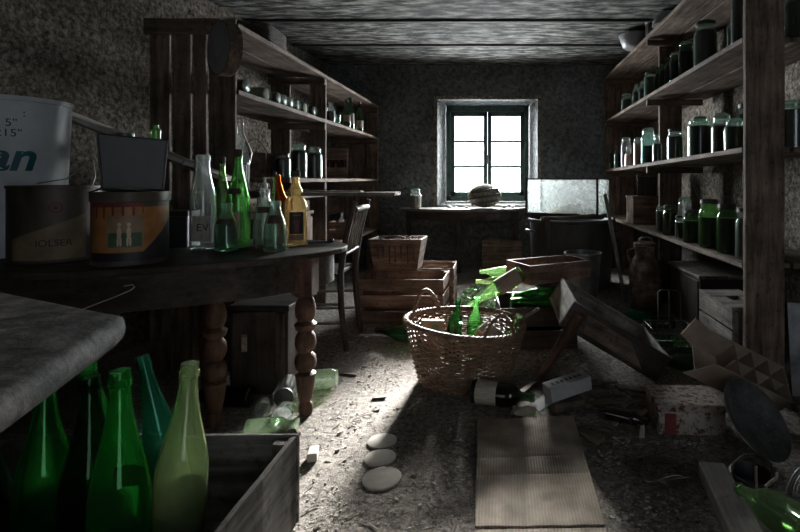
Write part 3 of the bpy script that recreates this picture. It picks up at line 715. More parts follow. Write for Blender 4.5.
# ------------------------------------------------------------------ oval table at the left
TZ = .69
TC, TA, TB, TU = Vector((-1.485, 2.10)), .80, .42, R(20)
def oval(a, b, n=72, f0=0.0, f1=2*math.pi):
    out = []
    for i in range(n):
        t = f0 + (f1-f0)*i/n
        x, y = a*math.cos(t), b*math.sin(t)
        out.append((x*math.cos(TU)-y*math.sin(TU), x*math.sin(TU)+y*math.cos(TU)))
    return out
tab = thing('oval_table', 'dark oval wooden table with fat turned legs, crowded with bottles and tins', 'table', (TC.x, TC.y, 0))
obj('tabletop', MB().prism(oval(TA, TB), TZ-.024, TZ), M['dark_x'], tab, bevel=.006)
g = MB()
o1, o2 = oval(TA-.06, TB-.05), oval(TA-.085, TB-.075)
n = len(o1)
g.add([(x,y,z) for z in (TZ-.16, TZ-.025) for x,y in o1] + [(x,y,z) for z in (TZ-.16, TZ-.025) for x,y in o2],
      [(i,(i+1)%n,n+(i+1)%n,n+i) for i in range(n)] + [(2*n+(i+1)%n,2*n+i,3*n+i,3*n+(i+1)%n) for i in range(n)] +
      [(i,2*n+i,2*n+(i+1)%n,(i+1)%n) for i in range(n)] + [(n+i,n+(i+1)%n,3*n+(i+1)%n,3*n+i) for i in range(n)])
obj('apron', g, M['dark_x'], tab, smooth=40)
LEG = [(0, 0), (.026, 0), (.030, .02), (.028, .045), (.020, .055), (.027, .07), (.033, .10), (.041, .165), (.043, .175), (.026, .185), (.040, .20), (.045, .225), (.040, .25), (.026, .265),
       (.038, .28), (.044, .305), (.040, .335), (.027, .355), (.040, .365), (.046, .385), (.030, .40), (.040, .42), (.043, .45), (.036, .485), (.028, .50), (.045, .508), (.045, .515)]
for (x, y) in ((-1.165, 2.03), (-.835, 2.125), (-1.42, 2.42), (-1.98, 1.98)):
    lx, ly = x - TC.x, y - TC.y
    g = MB().lathe(LEG, 24, Matrix.Translation((lx, ly, 0)))
    g.box(lx-.042, lx+.042, ly-.042, ly+.042, .515, TZ-.025)
    obj('leg', g, M['turned'], tab, smooth=50)

TI = 'bottles crowded on the oval table'
def tv(X, Y, r, h, kind, gm, label, name='glass_bottle', rot=None, **k):
    return vessel(name, 'bottle', label, (X, Y, TZ + .001), r, h, kind, gm, TI, rot or (0, 0, 0), wall=True, n=40, **k)
b1 = tv(-1.315, 2.20, .052, .415, 'tallclear', 'clear', 'tall wide clear bottle with a torn paper label, leftmost on the table', labels=(('label', .10, .36, -110, -35, 'paper'),))
on_vessel(b1, 'label_text', wrap(text_mb('EV', .045, .0004), .0546, R(-62), .085), M['ink'])
on_vessel(b1, 'embossed_text', wrap(text_mb('ANK', .022, .0008), .0475, R(-72), .245), M['paper'])
tv(-1.32, 2.36, .038, .40, 'burgundy', 'palegreen', 'pale green slim-necked bottle behind the tall wide clear bottle', stopper='cork')
tv(-1.28, 2.46, .036, .30, 'bordeaux', 'clear', 'clear bottle with a red cap behind the squat teal flask', stopper='redcap', labels=(('label', .2, .5, -130, -40, 'stain_paper'),))
b4 = tv(-1.185, 2.15, .046, .205, 'flask', 'teal', 'squat teal flask with a torn neck band, left of the green champagne bottle', name='glass_flask', labels=(('neck_band', .58, .68, -160, -20, 'darkpaper'),))
tv(-1.205, 2.285, .049, .43, 'burgundy', 'green', 'bright green champagne bottle, tallest on the oval table', name='champagne_bottle', stopper='cork', labels=(('neck_band', .56, .62, -150, -50, 'darkpaper'), ('label', .10, .38, -140, -55, 'stain_paper')))
tv(-1.125, 2.345, .040, .22, 'flask', 'teal', 'teal flask half hidden between the green bottle and the swing-top', name='glass_flask')
t7 = tv(-1.068, 2.25, .042, .265, 'soda', 'clear', 'pale swing-top bottle with a brown tag, centre of the cluster', name='swing_top_bottle', labels=(('tag', .60, .70, -120, -10, 'darkpaper'),))
on_vessel(t7, 'stopper', MB().lathe([(0, .268), (.012, .268), (.014, .285), (.006, .295), (.007, .315), (0, .318)], 14), M['palewire'])
on_vessel(t7, 'wire_bail', MB().tube([(.023, 0, .235), (.026, 0, .26), (.016, 0, .29), (0, 0, .30), (-.016, 0, .29), (-.026, 0, .26), (-.023, 0, .235)], .0022, 6), M['wire'])
tv(-.975, 2.15, .046, .215, 'flask', 'teal', 'teal flask with a brown folded tag at its shoulder, in front', name='glass_flask', labels=(('tag', .56, .72, -115, -35, 'darkpaper'),))
tv(-1.12, 2.46, .024, .335, 'bordeaux', 'palegreen', 'thin bottle with a black neck behind the swing-top', stopper='ink')
tv(-1.045, 2.43, .036, .335, 'burgundy', 'amber', 'amber brown bottle leaning against its neighbours', rot=(0, R(-8), 0))
b10 = tv(-.965, 2.335, .052, .335, 'gourd', 'gold', 'golden liqueur bottle with a bulbed neck and a black label', name='liqueur_bottle', stopper='cork', labels=(('label', .17, .47, -95, -28, 'ink'), ('lower_band', .09, .165, -100, -25, 'ochre')))
# the label shows a small red figure under a line of lettering
g = MB()
def blob(cx, cy, w, h):
    return [(cx + w*math.cos(2*math.pi*i/10), cy + h*math.sin(2*math.pi*i/10), 0) for i in range(10)]
for (cx, cy, w_, h_) in ((0, .026, .009, .017), (0, .050, .005, .006), (-.005, .006, .0045, .012), (.006, .006, .0045, .012), (-.011, .044, .004, .010), (.011, .044, .004, .010)):
    g.add(blob(cx, cy, w_, h_), [tuple(range(10))])
on_vessel(b10, 'label_figure', wrap(g, .0544, R(-60), .068), M['redprint'])
on_vessel(b10, 'label_lettering', wrap(MB().box(-.016, -.009, 0, .006, 0, .0004).box(-.006, .0, 0, .006, 0, .0004).box(.003, .009, 0, .006, 0, .0004).box(.011, .016, 0, .006, 0, .0004), .0544, R(-60), .140), M['ochre'])

# white plastic bucket with teal lettering
bk = thing('plastic_bucket', 'large white plastic bucket with teal lettering at the left end of the table', 'bucket', (-2.05, 2.08, TZ + .001))
BR, BRT, BH = .175, .20, .635
obj('body', MB().lathe([(0, .004), (BR, 0), (BR+.0125, BH*.5), (BRT, BH-.02), (BRT+.006, BH-.018), (BRT+.006, BH), (BRT-.004, BH), (BR-.004, .01), (0, .01)], 96), M['whiteplastic'], bk, smooth=40)
def on_bucket(nm, mb, z, ang, mat):
    r = BR + (BRT - BR) * z / BH + .0012
    wrap(mb, r, R(ang), z)
    for i, p in enumerate(mb.v):
        k = (BR + (BRT - BR) * p.z / BH + .0012) / r; mb.v[i] = Vector((p.x*k, p.y*k, p.z))
    obj(nm, mb, M[mat], bk)
on_bucket('lettering', text_mb('an', .155, .0006, .25, .004), .345, -45, 'tealprint')
on_bucket('lettering', text_mb('5"', .042, .0005), .515, -44, 'ink')
on_bucket('lettering', text_mb('215"', .042, .0005), .475, -46, 'ink')
g = MB()
for k in range(2): g.box(-.06+.03*k, .06, .0+.014*k, .006+.014*k, 0, .0004)
on_bucket('print_lines', g, .555, -50, 'ink')
on_bucket('print_line', MB().box(-.13, .13, 0, .002, 0, .0004), .455, -50, 'ink')
on_bucket('red_panel', MB().box(-.06, .06, 0, .10, 0, .0004), .10, -65, 'redprint')
on_bucket('dark_panel', MB().box(-.025, .025, 0, .10, 0, .0004), .10, -38, 'ink')
# two paint tins
t = thing('paint_tin', 'grimy dark paint tin with black lettering in front of the white bucket', 'tin', (-1.717, 1.93, TZ + .001))
TR, TH = .142, .285
TINP = [(0, .004), (TR-.004, .004), (TR, 0), (TR+.003, .004), (TR, .01), (TR, TH-.012), (TR+.004, TH-.01), (TR+.004, TH), (TR-.01, TH), (TR-.012, TH-.01), (0, TH-.01)]
obj('body', MB().lathe(TINP, 96), M['tin'], t, smooth=40)
obj('lettering', wrap(text_mb('IOLSER', .034, .0005), TR+.0022, R(-52), .065), M['ink'], t)
obj('lower_print', wrap(MB().add([(-.12+.0115*i, -.03, 0) for i in range(21)] + [(-.12+.0115*i, .045+.0045*i, 0) for i in range(21)], [(i, i+1, 22+i, 21+i) for i in range(20)]), TR+.0012, R(-58), .045), M['ochre'], t)
g = MB().add([(.021*math.cos(2*math.pi*i/20), .021*math.sin(2*math.pi*i/20), 0) for i in range(20)] + [(.015*math.cos(2*math.pi*i/20), .015*math.sin(2*math.pi*i/20), 0) for i in range(20)],
             [(i, (i+1) % 20, 20+(i+1) % 20, 20+i) for i in range(20)])
g.add([(.009*math.cos(2*math.pi*i/6), .009*math.sin(2*math.pi*i/6), 0) for i in range(6)], [tuple(range(6))])
obj('red_medallion', wrap(g, TR+.0016, R(-50), .205), M['redprint'], t)
obj('handle', MB().tube([(.14, -.02, .25), (.13, .02, .32), (.09, .06, .385), (.075, .07, .39), (.02, .02, .31), (-.05, -.03, .292)], .003, 6), M['palewire'], t, smooth=60)
t = thing('paint_tin', 'orange and dark printed tin with a square picture, right of the grimy tin', 'tin', (-1.38, 1.86, TZ + .001), (0, 0, R(12)))
TR, TH = .118, .262
TINP = [(0, .004), (TR-.004, .004), (TR, 0), (TR+.003, .004), (TR, .01), (TR, TH-.035), (TR+.004, TH-.033), (TR+.004, TH), (TR-.004, TH+.002), (TR-.006, TH-.008), (0, TH-.008)]
obj('body', MB().lathe(TINP, 96), M['tin'], t, smooth=40)
def on_tin(nm, mb, z, ang, mat, d=.001): obj(nm, wrap(mb, TR + d + .0008, R(ang), z), M[mat], t)
on_tin('orange_band', MB().add([(-.15+.3*i/48, 0, 0) for i in range(49)] + [(-.15+.3*i/48, .16, 0) for i in range(49)], [(i, i+1, 50+i, 49+i) for i in range(48)]), .05, -62, 'orange', .0004)
on_tin('red_stripe', MB().add([(-.15+.03*i, .13+.0015*i*i-.008*i, 0) for i in range(7)] + [(-.15+.03*i, .176, 0) for i in range(7)], [(i, i+1, 8+i, 7+i) for i in range(6)]), .05, -62, 'redprint', .0008)
on_tin('dark_stripe', MB().add([(.03+.012*i, 0, 0) for i in range(11)] + [(.03+.012*i, .002+.012*i, 0) for i in range(11)], [(i, i+1, 12+i, 11+i) for i in range(10)]).add([(-.15+.0125*i, -.03, 0) for i in range(25)] + [(-.15+.0125*i, .0, 0) for i in range(25)], [(i, i+1, 26+i, 25+i) for i in range(24)]), .05, -62, 'darkprint', .0008)
on_tin('picture', MB().add([(-.055+.11*i/6, y, 0) for y in (0, .115) for i in range(7)], [(i, i+1, 8+i, 7+i) for i in range(6)]), .065, -74, 'ochre', .0014)
on_tin('picture_meadow', MB().add([(-.05+.10*i/6, y, 0) for y in (.005, .055) for i in range(7)], [(i, i+1, 8+i, 7+i) for i in range(6)]), .065, -74, 'greenprint', .0018)
g = MB()
for cx in (-.016, .012):
    for (dx, cy, w_, h_) in ((0, .055, .007, .022), (0, .084, .006, .007), (-.004, .024, .0035, .018), (.004, .024, .0035, .018)): g.add(blob(cx+dx, cy, w_, h_), [tuple(range(10))])
on_tin('picture_figures', g, .065, -74, 'paleprint', .0022)
obj('handle', MB().tube([(-TR-.004, 0, .245), (-TR*.8, -.08, .262), (-.03, -TR-.012, .276), (.06, -TR-.006, .275), (TR*.9, -.06, .262), (TR+.004, 0, .245)], .0028, 6), M['wire'], t, smooth=60)
# black canister standing askew on the printed tin, a little green bottle on it
cn = thing('black_canister', 'black rectangular metal canister standing askew on the orange printed tin', 'canister', (-1.385, 1.87, TZ+.2675), (0, 0, R(34)))
TL = Matrix.Rotation(R(3.5), 4, 'Y')
g = MB(); g.hexa([(-.083, -.06, 0), (.098, -.06, 0), (.098, .06, 0), (-.083, .06, 0), (-.096, -.06, .205), (.112, -.06, .19), (.112, .06, .19), (-.096, .06, .205)])
obj('body', g, M['black'], cn, bevel=.005)
obj('edge_trim', MB().tube([(.098, -.062, .004), (.112, -.062, .188)], .003, 6), M['dirtymetal'], cn)
obj('edge_trim', MB().tube([(-.083, -.062, .004), (-.096, -.062, .203)], .003, 6), M['dirtymetal'], cn)
obj('cap', MB().lathe([(0, .199), (.03, .199), (.03, .212), (0, .213)], 20, Matrix.Translation((-.02, 0, 0))), M['dirtymetal'], cn, smooth=40)
vessel('green_vial', 'bottle', 'tiny green glass bottle standing on the black canister', (-1.335, 1.93, TZ+.463), .016, .055, 'smallbottle', 'green')
db = thing('dark_box', 'small dark box behind the bottles on the oval table', 'box', (-1.50, 2.30, TZ+.001), (0, 0, R(8)))
obj('body', MB().box(-.075, .075, -.06, .06, 0, .14), M['black'], db, bevel=.004)
obj('lid', MB().box(-.078, .078, -.063, .063, .141, .165), M['dark_x'], db, bevel=.003)
# scalloped board leaning behind the tins
g = MB(); out = []
L = .85; nS = 2.5
for i in range(73):
    u = L*i/72; ph = (u / L * nS) % 1.0
    e = .045*abs(math.sin(math.pi*ph))**.6
    out.append((u, .075 + e + (.016 if .06 < ph < .1 or .9 < ph < .94 else 0)))
out = [(0, 0)] + out + [(L, 0)]
g.prism([(x, -y) for x, y in out][::-1], 0, .022)
scb = thing('scalloped_board', 'grey scalloped board sloping behind the bucket and tins', 'board', (-2.15, 2.455, 1.325))
q = Vector((-1.375, 2.55, .99)) - Vector((-2.15, 2.455, 1.325))
xx = q.normalized(); yy = Vector((0, 0, 1)).cross(xx).normalized(); zz = xx.cross(yy)
scb.matrix_world = Matrix.Translation((-2.15, 2.455, 1.325)) @ Matrix((xx, yy, zz)).transposed().to_4x4()
obj('board', g, M['disc'], scb, bevel=.003)
obj('batten', MB().box(.01, L*.85, .002, .016, -.03, -.001), M['grey_x'], scb)
# small things by the golden bottle
ks = thing('iron_key', 'dark iron latch lying by the golden bottle', 'hardware', (-.865, 2.37, TZ+.0015), (0, 0, .35))
obj('bar', MB().tube([(-.05, 0, .007), (.0, .004, .008), (.05, 0, .007)], .006, 8), M['black'], ks, smooth=60)
obj('knob', MB().lathe([(0, -.012), (.012, -.008), (.014, 0), (.012, .008), (0, .012)], 14, Matrix.Translation((.052, 0, .0145))), M['black'], ks, smooth=60)
wh = tag(obj('wire_hook', MB().tube([(-.125, -.10, -.06), (-.06, -.05, -.035), (.01, 0, -.005), (.045, .025, .012), (.055, .03, .022), (.048, .028, .03), (.03, .015, .028)], .0018, 6), M['palewire'], loc=(-1.30, 1.665, .612), smooth=60), 'bent pale wire hooked on the apron of the oval table', 'wire')

# ------------------------------------------------------------------ bench with rounded edge, bottles in a crate, lower left
bn = thing('workbench', 'low bench with a thick rounded oilcloth top in the lower left corner', 'bench', (-1.1, .7, 0))
out = [(-.50, .25), (-.575, .58), (-.675, .88), (-.70, .935), (-.745, .955), (-1.15, 1.145), (-1.62, 1.36), (-1.75, .25)]
g = MB().prism([(x+1.1, y-.7) for x, y in out], .70, .748)
to = obj('top', g, M['oilcloth'], bn); b = to.modifiers.new('rounded', 'BEVEL'); b.width = .020; b.segments = 5
for p in to.data.polygons: p.use_smooth = True
for x, y in ((-1.62, .35), (-1.58, 1.22), (-1.22, .36)):
    obj('leg', MB().box(x+1.1-.03, x+1.1+.03, y-.7-.03, y-.7+.03, 0, .699), M['dark_z'], bn, bevel=.004)
def slat_crate(name, label, cat, loc, rotz, w_, d, h, rows, gap, mt, t=.011, group=None, post=True, wob=.0025, bottom=True):
    k = thing(name, label, cat, loc, (0, 0, rotz), group)
    rh = (h - gap*(rows-1)) / rows
    def panel(nm, horizontal, c):
        g = MB()
        for i in range(rows):
            z0 = i*(rh+gap); 
            if horizontal: g.plank(-w_/2, w_/2, c-t/2, c+t/2, z0, z0+rh, 'x', 6, wob)
            else: g.plank(c-t/2, c+t/2, -d/2+t, d/2-t, z0, z0+rh, 'y', 6, wob)
        obj(nm, g, M[mt + ('_x' if horizontal else '_y')], k, bevel=.002)
    panel('front_panel', True, -d/2+t/2); panel('back_panel', True, d/2-t/2)
    panel('end_panel', False, -w_/2+t/2); panel('end_panel', False, w_/2-t/2)
    if post:
        for sx in (-1, 1):
            for sy in (-1, 1):
                cx, cy = sx*(w_/2-t-.014), sy*(d/2-t-.014)
                obj('corner_post', MB().box(cx-.0135, cx+.0135, cy-.0135, cy+.0135, .005, h-.006), M[mt+'_z'], k)
    if bottom: obj('bottom', MB().box(-w_/2+t, w_/2-t, -d/2+t, d/2-t, .001, .010), M[mt+'_x'], k)
    return k
slat_crate('wooden_crate', 'lower wooden crate carrying the crate of green wine bottles', 'crate', (-.775, .83, 0), 0, .62, .48, .243, 2, .012, 'grey')
cr = slat_crate('wooden_crate', 'grey wooden crate of green wine bottles beside the bench', 'crate', (-.775, .855, .2445), 0, .66, .50, .197, 1, 0, 'grey', t=.016, wob=.004)
CB = .2445 + .0115
WB_ = 'green wine bottles in the grey crate'
def wv(X, Y, gm, label, r=.047, h=.365, d=(0, 0, 1), **k):
    return vessel('wine_bottle', 'bottle', label, (X, Y, CB + r*math.hypot(d[0], d[1])), r, h, 'burgundy', gm, WB_, lay_rot(d), wall=True, **k)
wv(-.657, .86, 'emerald', 'bright emerald wine bottle with a small paper scrap, nearest in the crate', labels=(('label', .46, .56, -125, -40, 'stain_paper'),), n=40, r=.046, h=.415)
wv(-.622, .95, 'lime', 'dusty lime-green wine bottle leaning right, nearest the crate end', h=.392, d=(.075, .0, 1), n=40, r=.045)
wv(-.75, .91, 'darkgreen', 'dark green wine bottle with a paper neck label beside the bright emerald one', labels=(('label', .56, .66, -120, -40, 'stain_paper'),), h=.385, n=40, r=.046)
wv(-.85, .93, 'emerald', 'deep green wine bottle without a label, half under the bench', h=.37, n=40)
wv(-.945, .90, 'darkgreen', 'nearly black wine bottle at the bench side of the crate', h=.36, n=40)
wv(-.79, 1.02, 'emerald', 'green wine bottle leaning left at the back of the crate', h=.375, d=(-.16, .0, 1), n=40, r=.045)
wv(-.655, 1.033, 'bluegreen', 'blue-green wine bottle leaning left behind the bright emerald one', h=.38, d=(-.24, .0, 1), r=.036, n=40)

# ------------------------------------------------------------------ chest and glass under the table
ch = thing('wooden_chest', 'dark wooden chest on the floor under the oval table', 'chest', (-1.125, 2.455, 0), (0, 0, 0))
obj('body', MB().plank(-.135, .135, -.14, .14, .002, .385, 'z', 6, .002), M['dark_z'], ch, bevel=.004)
obj('lid', MB().plank(-.141, .141, -.146, .146, .387, .415, 'x', 6, .002), M['dark_x'], ch, bevel=.004)
for x in (-.10, .10): obj('batten', MB().box(x-.02, x+.02, -.152, -.1405, .01, .38), M['dark_z'], ch, bevel=.002)
obj('paper_scrap', MB().box(-.085, -.055, -.1425, -.1405, .20, .28), M['stain_paper'], ch)
def onfloor(name, cat, label, X, Y, d, r, h, kind, gm, z=0.002, **k):
    return lying(name, cat, label, (X, Y, z), d, r, h, kind, gm, **k)
onfloor('wine_bottle', 'bottle', 'dark green bottle lying in front of the wooden chest', -1.10, 2.19, (-.95, .05, 0), .043, .31, 'burgundy', 'darkgreen')
vessel('drinking_glass', 'glass', 'small clear glass tipped over before the wooden chest', (-1.035, 2.165, .034), .032, .08, 'tumbler', 'clear', rot=lay_rot((.4, -.9, 0)), body='glass_body')
onfloor('preserving_jar', 'jar', 'jar lying with its dark lid towards the room, under the table', -.985, 2.31, (.25, -.95, 0), .048, .15, 'straightjar', 'clear', lid='lid')
onfloor('preserving_jar', 'jar', 'pale green jar lying behind the table leg by the chest', -.915, 2.36, (.9, .3, 0), .045, .15, 'jar', 'palegreen')
onfloor('glass_bottle', 'bottle', 'dusty pale green bottle lying against the foot of the table leg', -.985, 1.925, (.85, .2, 0), .034, .19, 'smallbottle', 'palegreen')
vessel('drinking_glass', 'glass', 'clear ribbed glass lying by the foot of the table leg', (-.90, 2.08, .042), .04, .09, 'tumbler', 'clear', rot=lay_rot((.25, -1, .1)), body='glass_body')
for i, (x0, y0, x1, y1, lab) in enumerate(((-.845, 2.03, -.79, 1.945, 'short brown stick on the floor beside the table leg'), (-.885, 2.0, -.815, 1.90, 'longer brown stick on the floor in front of the table leg'))):
    tag(obj('wood_stick', MB().bar((0, 0, 0), (x1-x0, y1-y0, 0), .014, .012), M['scrap'], loc=(x0, y0, .0075), bevel=.002), lab, 'stick', 'sticks by the table leg')

# ------------------------------------------------------------------ chairs
def spindle_chair(name, label, loc, rz):
    c = thing(name, label, 'chair', loc, (0, 0, rz))
    obj('seat', MB().prism([(-.19, -.17), (.17, -.19), (.17, .19), (-.19, .17)], .425, .45), M['dark_x'], c, bevel=.006)
    for y in (-.155, .155):
        obj('leg', MB().tube([(-.185, y*1.05, 0), (-.165, y, .22), (-.155, y*.97, .424)], [.014, .017, .016], 10), M['dark_z'], c, smooth=50)
        obj('back_post', MB().tube([(.22, y*1.16, 0), (.19, y*1.16, .25), (.185, y*1.16, .45), (.22, y*1.16, .68), (.27, y*1.16, .868)], [.015, .018, .018, .017, .014], 10), M['dark_z'], c, smooth=50)
    obj('top_rail', MB().tube([(.265, -.165, .82), (.275, 0, .825), (.265, .165, .82)], .018, 10), M['dark_y'], c, smooth=50)
    obj('lower_rail', MB().tube([(.205, -.165, .56), (.21, 0, .56), (.205, .165, .56)], .011, 8), M['dark_y'], c, smooth=50)
    for k in range(5):
        y = -.11 + .055*k
        obj('spindle', MB().tube([(.208, y, .565), (.236, y, .70), (.268, y, .815)], .0075, 8), M['grey_z'], c, smooth=50)
    for z in (.16, .27):
        for y in (-.16, .16): obj('stretcher', MB().tube([(-.165, y*1.02, z), (.19, y*1.13, z)], .009, 8), M['grey_x'], c, smooth=50)
    obj('stretcher', MB().tube([(-.168, -.155, .21), (-.168, .155, .21)], .009, 8), M['grey_x'], c, smooth=50)
    return c
spindle_chair('spindle_chair', 'dark spindle-back chair between the oval table and the stacked crates', (-1.135, 3.08, 0), R(3))
# loose planks lying over the chair back
pk = tag(obj('loose_plank', MB().plank(-.40, .44, -.09, .09, 0, .024, 'x', 8), M['grey_x'], loc=(-1.10, 3.17, .894), bevel=.003), 'grey plank lying on the chair back and the left rack', 'plank')
pk2 = tag(obj('loose_plank', MB().plank(-.26, .24, -.06, .06, 0, .03, 'x', 8), M['wood_x'], loc=(-1.19, 3.37, .894), rot=(0, 0, R(6)), bevel=.003), 'shorter brown plank behind the grey one on the left rack', 'plank')
hc = thing('brown_cupboard', 'brown panelled cupboard back standing under the left rack', 'cupboard', (-1.60, 3.35, 0), (0, 0, R(90)))
obj('body', MB().box(-.42, .42, -.16, .17, 0.0, .74), M['dark_z'], hc, bevel=.005)
obj('top', MB().box(-.43, .43, -.18, .18, .741, .765), M['wood_x'], hc, bevel=.004)
for i in range(3):
    x = -.41 + .28*i
    obj('door', MB().box(x, x+.26, -.176, -.161, .03, .72), M['red_z'], hc, bevel=.004)
g = MB().box(-.06, .06, -.1785, -.1765, .40, .60)
obj('paper_notice', g, M['stain_paper'], hc)

# ------------------------------------------------------------------ crates at the left back
slat_crate('slatted_crate', 'wide brown slatted crate in front, left of the wicker basket', 'crate', (-.70, 3.63, .0015), R(-1), .60, .36, .305, 3, .028, 'red')
slat_crate('slatted_crate', 'brown slatted crate behind the wide front crate', 'crate', (-.665, 4.03, .0015), R(1), .58, .36, .31, 3, .028, 'red')
tr = thing('tapered_box', 'tapered brown wooden planter resting on top of the two crates', 'box', (-.795, 3.85, .3135), (0, 0, R(-2)))
g1 = MB()
def tapered(mb, w0, w1, d0, d1, h, t, side):
    if side == 'f': return mb.hexa([(-w0/2, -d0/2, 0), (w0/2, -d0/2, 0), (w0/2, -d0/2+t, 0), (-w0/2, -d0/2+t, 0), (-w1/2, -d1/2, h), (w1/2, -d1/2, h), (w1/2, -d1/2+t, h), (-w1/2, -d1/2+t, h)])
    if side == 'b': return mb.hexa([(-w0/2, d0/2-t, 0), (w0/2, d0/2-t, 0), (w0/2, d0/2, 0), (-w0/2, d0/2, 0), (-w1/2, d1/2-t, h), (w1/2, d1/2-t, h), (w1/2, d1/2, h), (-w1/2, d1/2, h)])
    s_ = -1 if side == 'l' else 1
    a, b = s_*w0/2, s_*w1/2
    x = sorted([a, a-s_*t]); y = sorted([b, b-s_*t])
    return mb.hexa([(x[0], -d0/2+t, 0), (x[1], -d0/2+t, 0), (x[1], d0/2-t, 0), (x[0], d0/2-t, 0), (y[0], -d1/2+t, h), (y[1], -d1/2+t, h), (y[1], d1/2-t, h), (y[0], d1/2-t, h)])
for sd, nm in (('f', 'front_panel'), ('b', 'back_panel'), ('l', 'end_panel'), ('r', 'end_panel')):
    obj(nm, tapered(MB(), .325, .40, .20, .25, .235, .012, sd), M['red_x' if sd in 'fb' else 'red_y'], tr, bevel=.002)
obj('bottom', MB().box(-.15, .15, -.085, .085, .001, .012), M['red_x'], tr)
for i in range(7):
    x = -.135 + .045*i + random.uniform(-.006, .006); zl = random.uniform(.06, .13)
    obj('rub_mark', MB().hexa([(x-.004, -.1012-.02*(.18-zl)/.235-.0008, .18-zl), (x+.005, -.1012-.02*(.18-zl)/.235-.0008, .18-zl), (x+.005, -.1, .18-zl), (x-.004, -.1, .18-zl),
                             (x-.006, -.1203-.0012, .19), (x+.008, -.1203-.0012, .19), (x+.008, -.112, .19), (x-.006, -.112, .19)]), M['dark_z'], tr)
g = MB()
for i in range(120):
    a = random.uniform(-.17, .17); b = random.uniform(-.1, .1); z = .19 + random.uniform(0, .04); s = random.uniform(.006, .014)
    g.bar((a, b, z), (a+random.uniform(-.03, .03), b+random.uniform(-.02, .02), z+random.uniform(-.004, .008)), s, s*.6)
g.box(-.175, .175, -.10, .10, .17, .19)
obj('litter_filling', g, M['leafdust'], tr)['kind'] = 'stuff'
def rnd(a, b): return random.uniform(a, b)
wl_ = tag(obj('pale_strip', MB().tube([(-.09, 0, 0), (-.03, .02, .012), (.03, .0, .006), (.10, .03, 0)], .007, 6), M['paper'], loc=(-.52, 3.86, .322), smooth=50), 'thin pale curled strip lying on the crates by the planter', 'scrap')
onfloor('wine_bottle', 'bottle', 'dark green bottle lying on the floor left of the wicker basket', -.50, 3.05, (-.75, .25, 0), .046, .31, 'burgundy', 'darkgreen')

# ------------------------------------------------------------------ window table
wt = thing('half_round_table', 'dark half-round table standing against the wall under the window', 'table', (-.44, BY, 0))
out = [(-.71, -.004)] + [(-.71*math.cos(math.pi*i/36), -.05 - .41*math.sin(math.pi*i/36)**.8) for i in range(37)] + [(.71, -.004)]
obj('tabletop', MB().prism(out, .655, .682), M['grey_x'], wt, bevel=.004)
g = MB(); i1 = [(x*.9, y*.86) for x, y in out[1:-1]]; i2 = [(x*.87, y*.82) for x, y in out[1:-1]]
for a, b, c_, d_ in zip(i1[:-1], i1[1:], i2[1:], i2[:-1]):
    g.add([(*a, .56), (*b, .56), (*c_, .56), (*d_, .56), (*a, .654), (*b, .654), (*c_, .654), (*d_, .654)], [(3,2,1,0),(4,5,6,7),(0,1,5,4),(2,3,7,6)])
obj('apron', g, M['dark_x'], wt)
for x, y in ((-.60, -.09), (.60, -.09), (-.02, -.375)):
    obj('leg', MB().hexa([(x-.018, y-.018, 0), (x+.018, y-.018, 0), (x+.018, y+.018, 0), (x-.018, y+.018, 0), (x-.03, y-.03, .56), (x+.03, y-.03, .56), (x+.03, y+.03, .56), (x-.03, y+.03, .56)]), M['dark_z'], wt, bevel=.003)
WZ = .683
vessel('glass_jar', 'jar', 'dusty white-necked glass jar standing on the half-round table', (-.935, 5.42, WZ), .062, .215, 'jar', 'clear', fill=.66, fillmat='leafdust', lid='glasslid')
hk = thing('ribbed_bundle', 'dark ribbed rounded basket lid leaning on the table before the window', 'basket', (-.19, 5.48, WZ), (0, 0, 0))
g = MB()
NB, NA = 28, 12
vs = []; fs = []
for j in range(NA + 1):
    ph = math.pi * j / NA
    for i in range(NB):
        a = 2*math.pi*i/NB
        vs.append((.18*math.cos(a)*math.sin(ph), .10*math.cos(ph), .132 + .13*math.sin(a)*math.sin(ph)))
for j in range(NA):
    for i in range(NB): fs.append((j*NB+i, j*NB+(i+1) % NB, (j+1)*NB+(i+1) % NB, (j+1)*NB+i))
g.add(vs, fs)
obj('body', g, M['sponge'], hk, smooth=60)
for k in range(3):
    zc = .065 + .062*k; hw = .155*math.sqrt(max(.05, 1-((zc-.132)/.14)**2))
    pts = []
    for i in range(11):
        x = -hw + 2*hw*i/10; z = zc + .045*(i/10-.5)
        pts.append((x, -.10*math.sqrt(max(.02, 1-(x/.18)**2-((z-.132)/.13)**2))-.010, z))
    g = MB()
    for a, b in zip(pts[:-1], pts[1:]): g.bar(a, b, .022, .026, (0, 0, 1))
    obj('slat', g, M['black'], hk)
for i, (x, y, s, lab) in enumerate(((-.56, 5.38, .03, 'grey rubble lump on the table left of the ribbed lid'), (-.38, 5.36, .022, 'small stone near the middle front of the half-round table'), (.02, 5.44, .035, 'crumbled plaster lump right of the ribbed lid'), (.12, 5.50, .026, 'small plaster lump at the right end of the half-round table'), (-.50, 5.47, .02, 'tiny plaster crumb behind the table front edge'))):
    bm = bmesh.new(); bmesh.ops.create_icosphere(bm, subdivisions=2, radius=s)
    for v in bm.verts: v.co *= 1 + .35*noise.noise(v.co*40 + Vector((i*9, 0, 0))); v.co.z = max(v.co.z*.6, -s*.4)
    me = bpy.data.meshes.new('rubble'); bm.to_mesh(me); bm.free()
    tag(obj('rubble_lump', me, M['chip'], loc=(x, y, WZ + s*.42)), lab, 'rubble', 'rubble on the half-round table')
lb = tag(obj('leaning_board', MB().box(-.21, .21, -.012, .012, 0, .36), M['wood_x'], loc=(0, 5.22, .003), rot=(R(-10), 0, R(-3)), bevel=.003), 'brown board leaning under the window table', 'board')

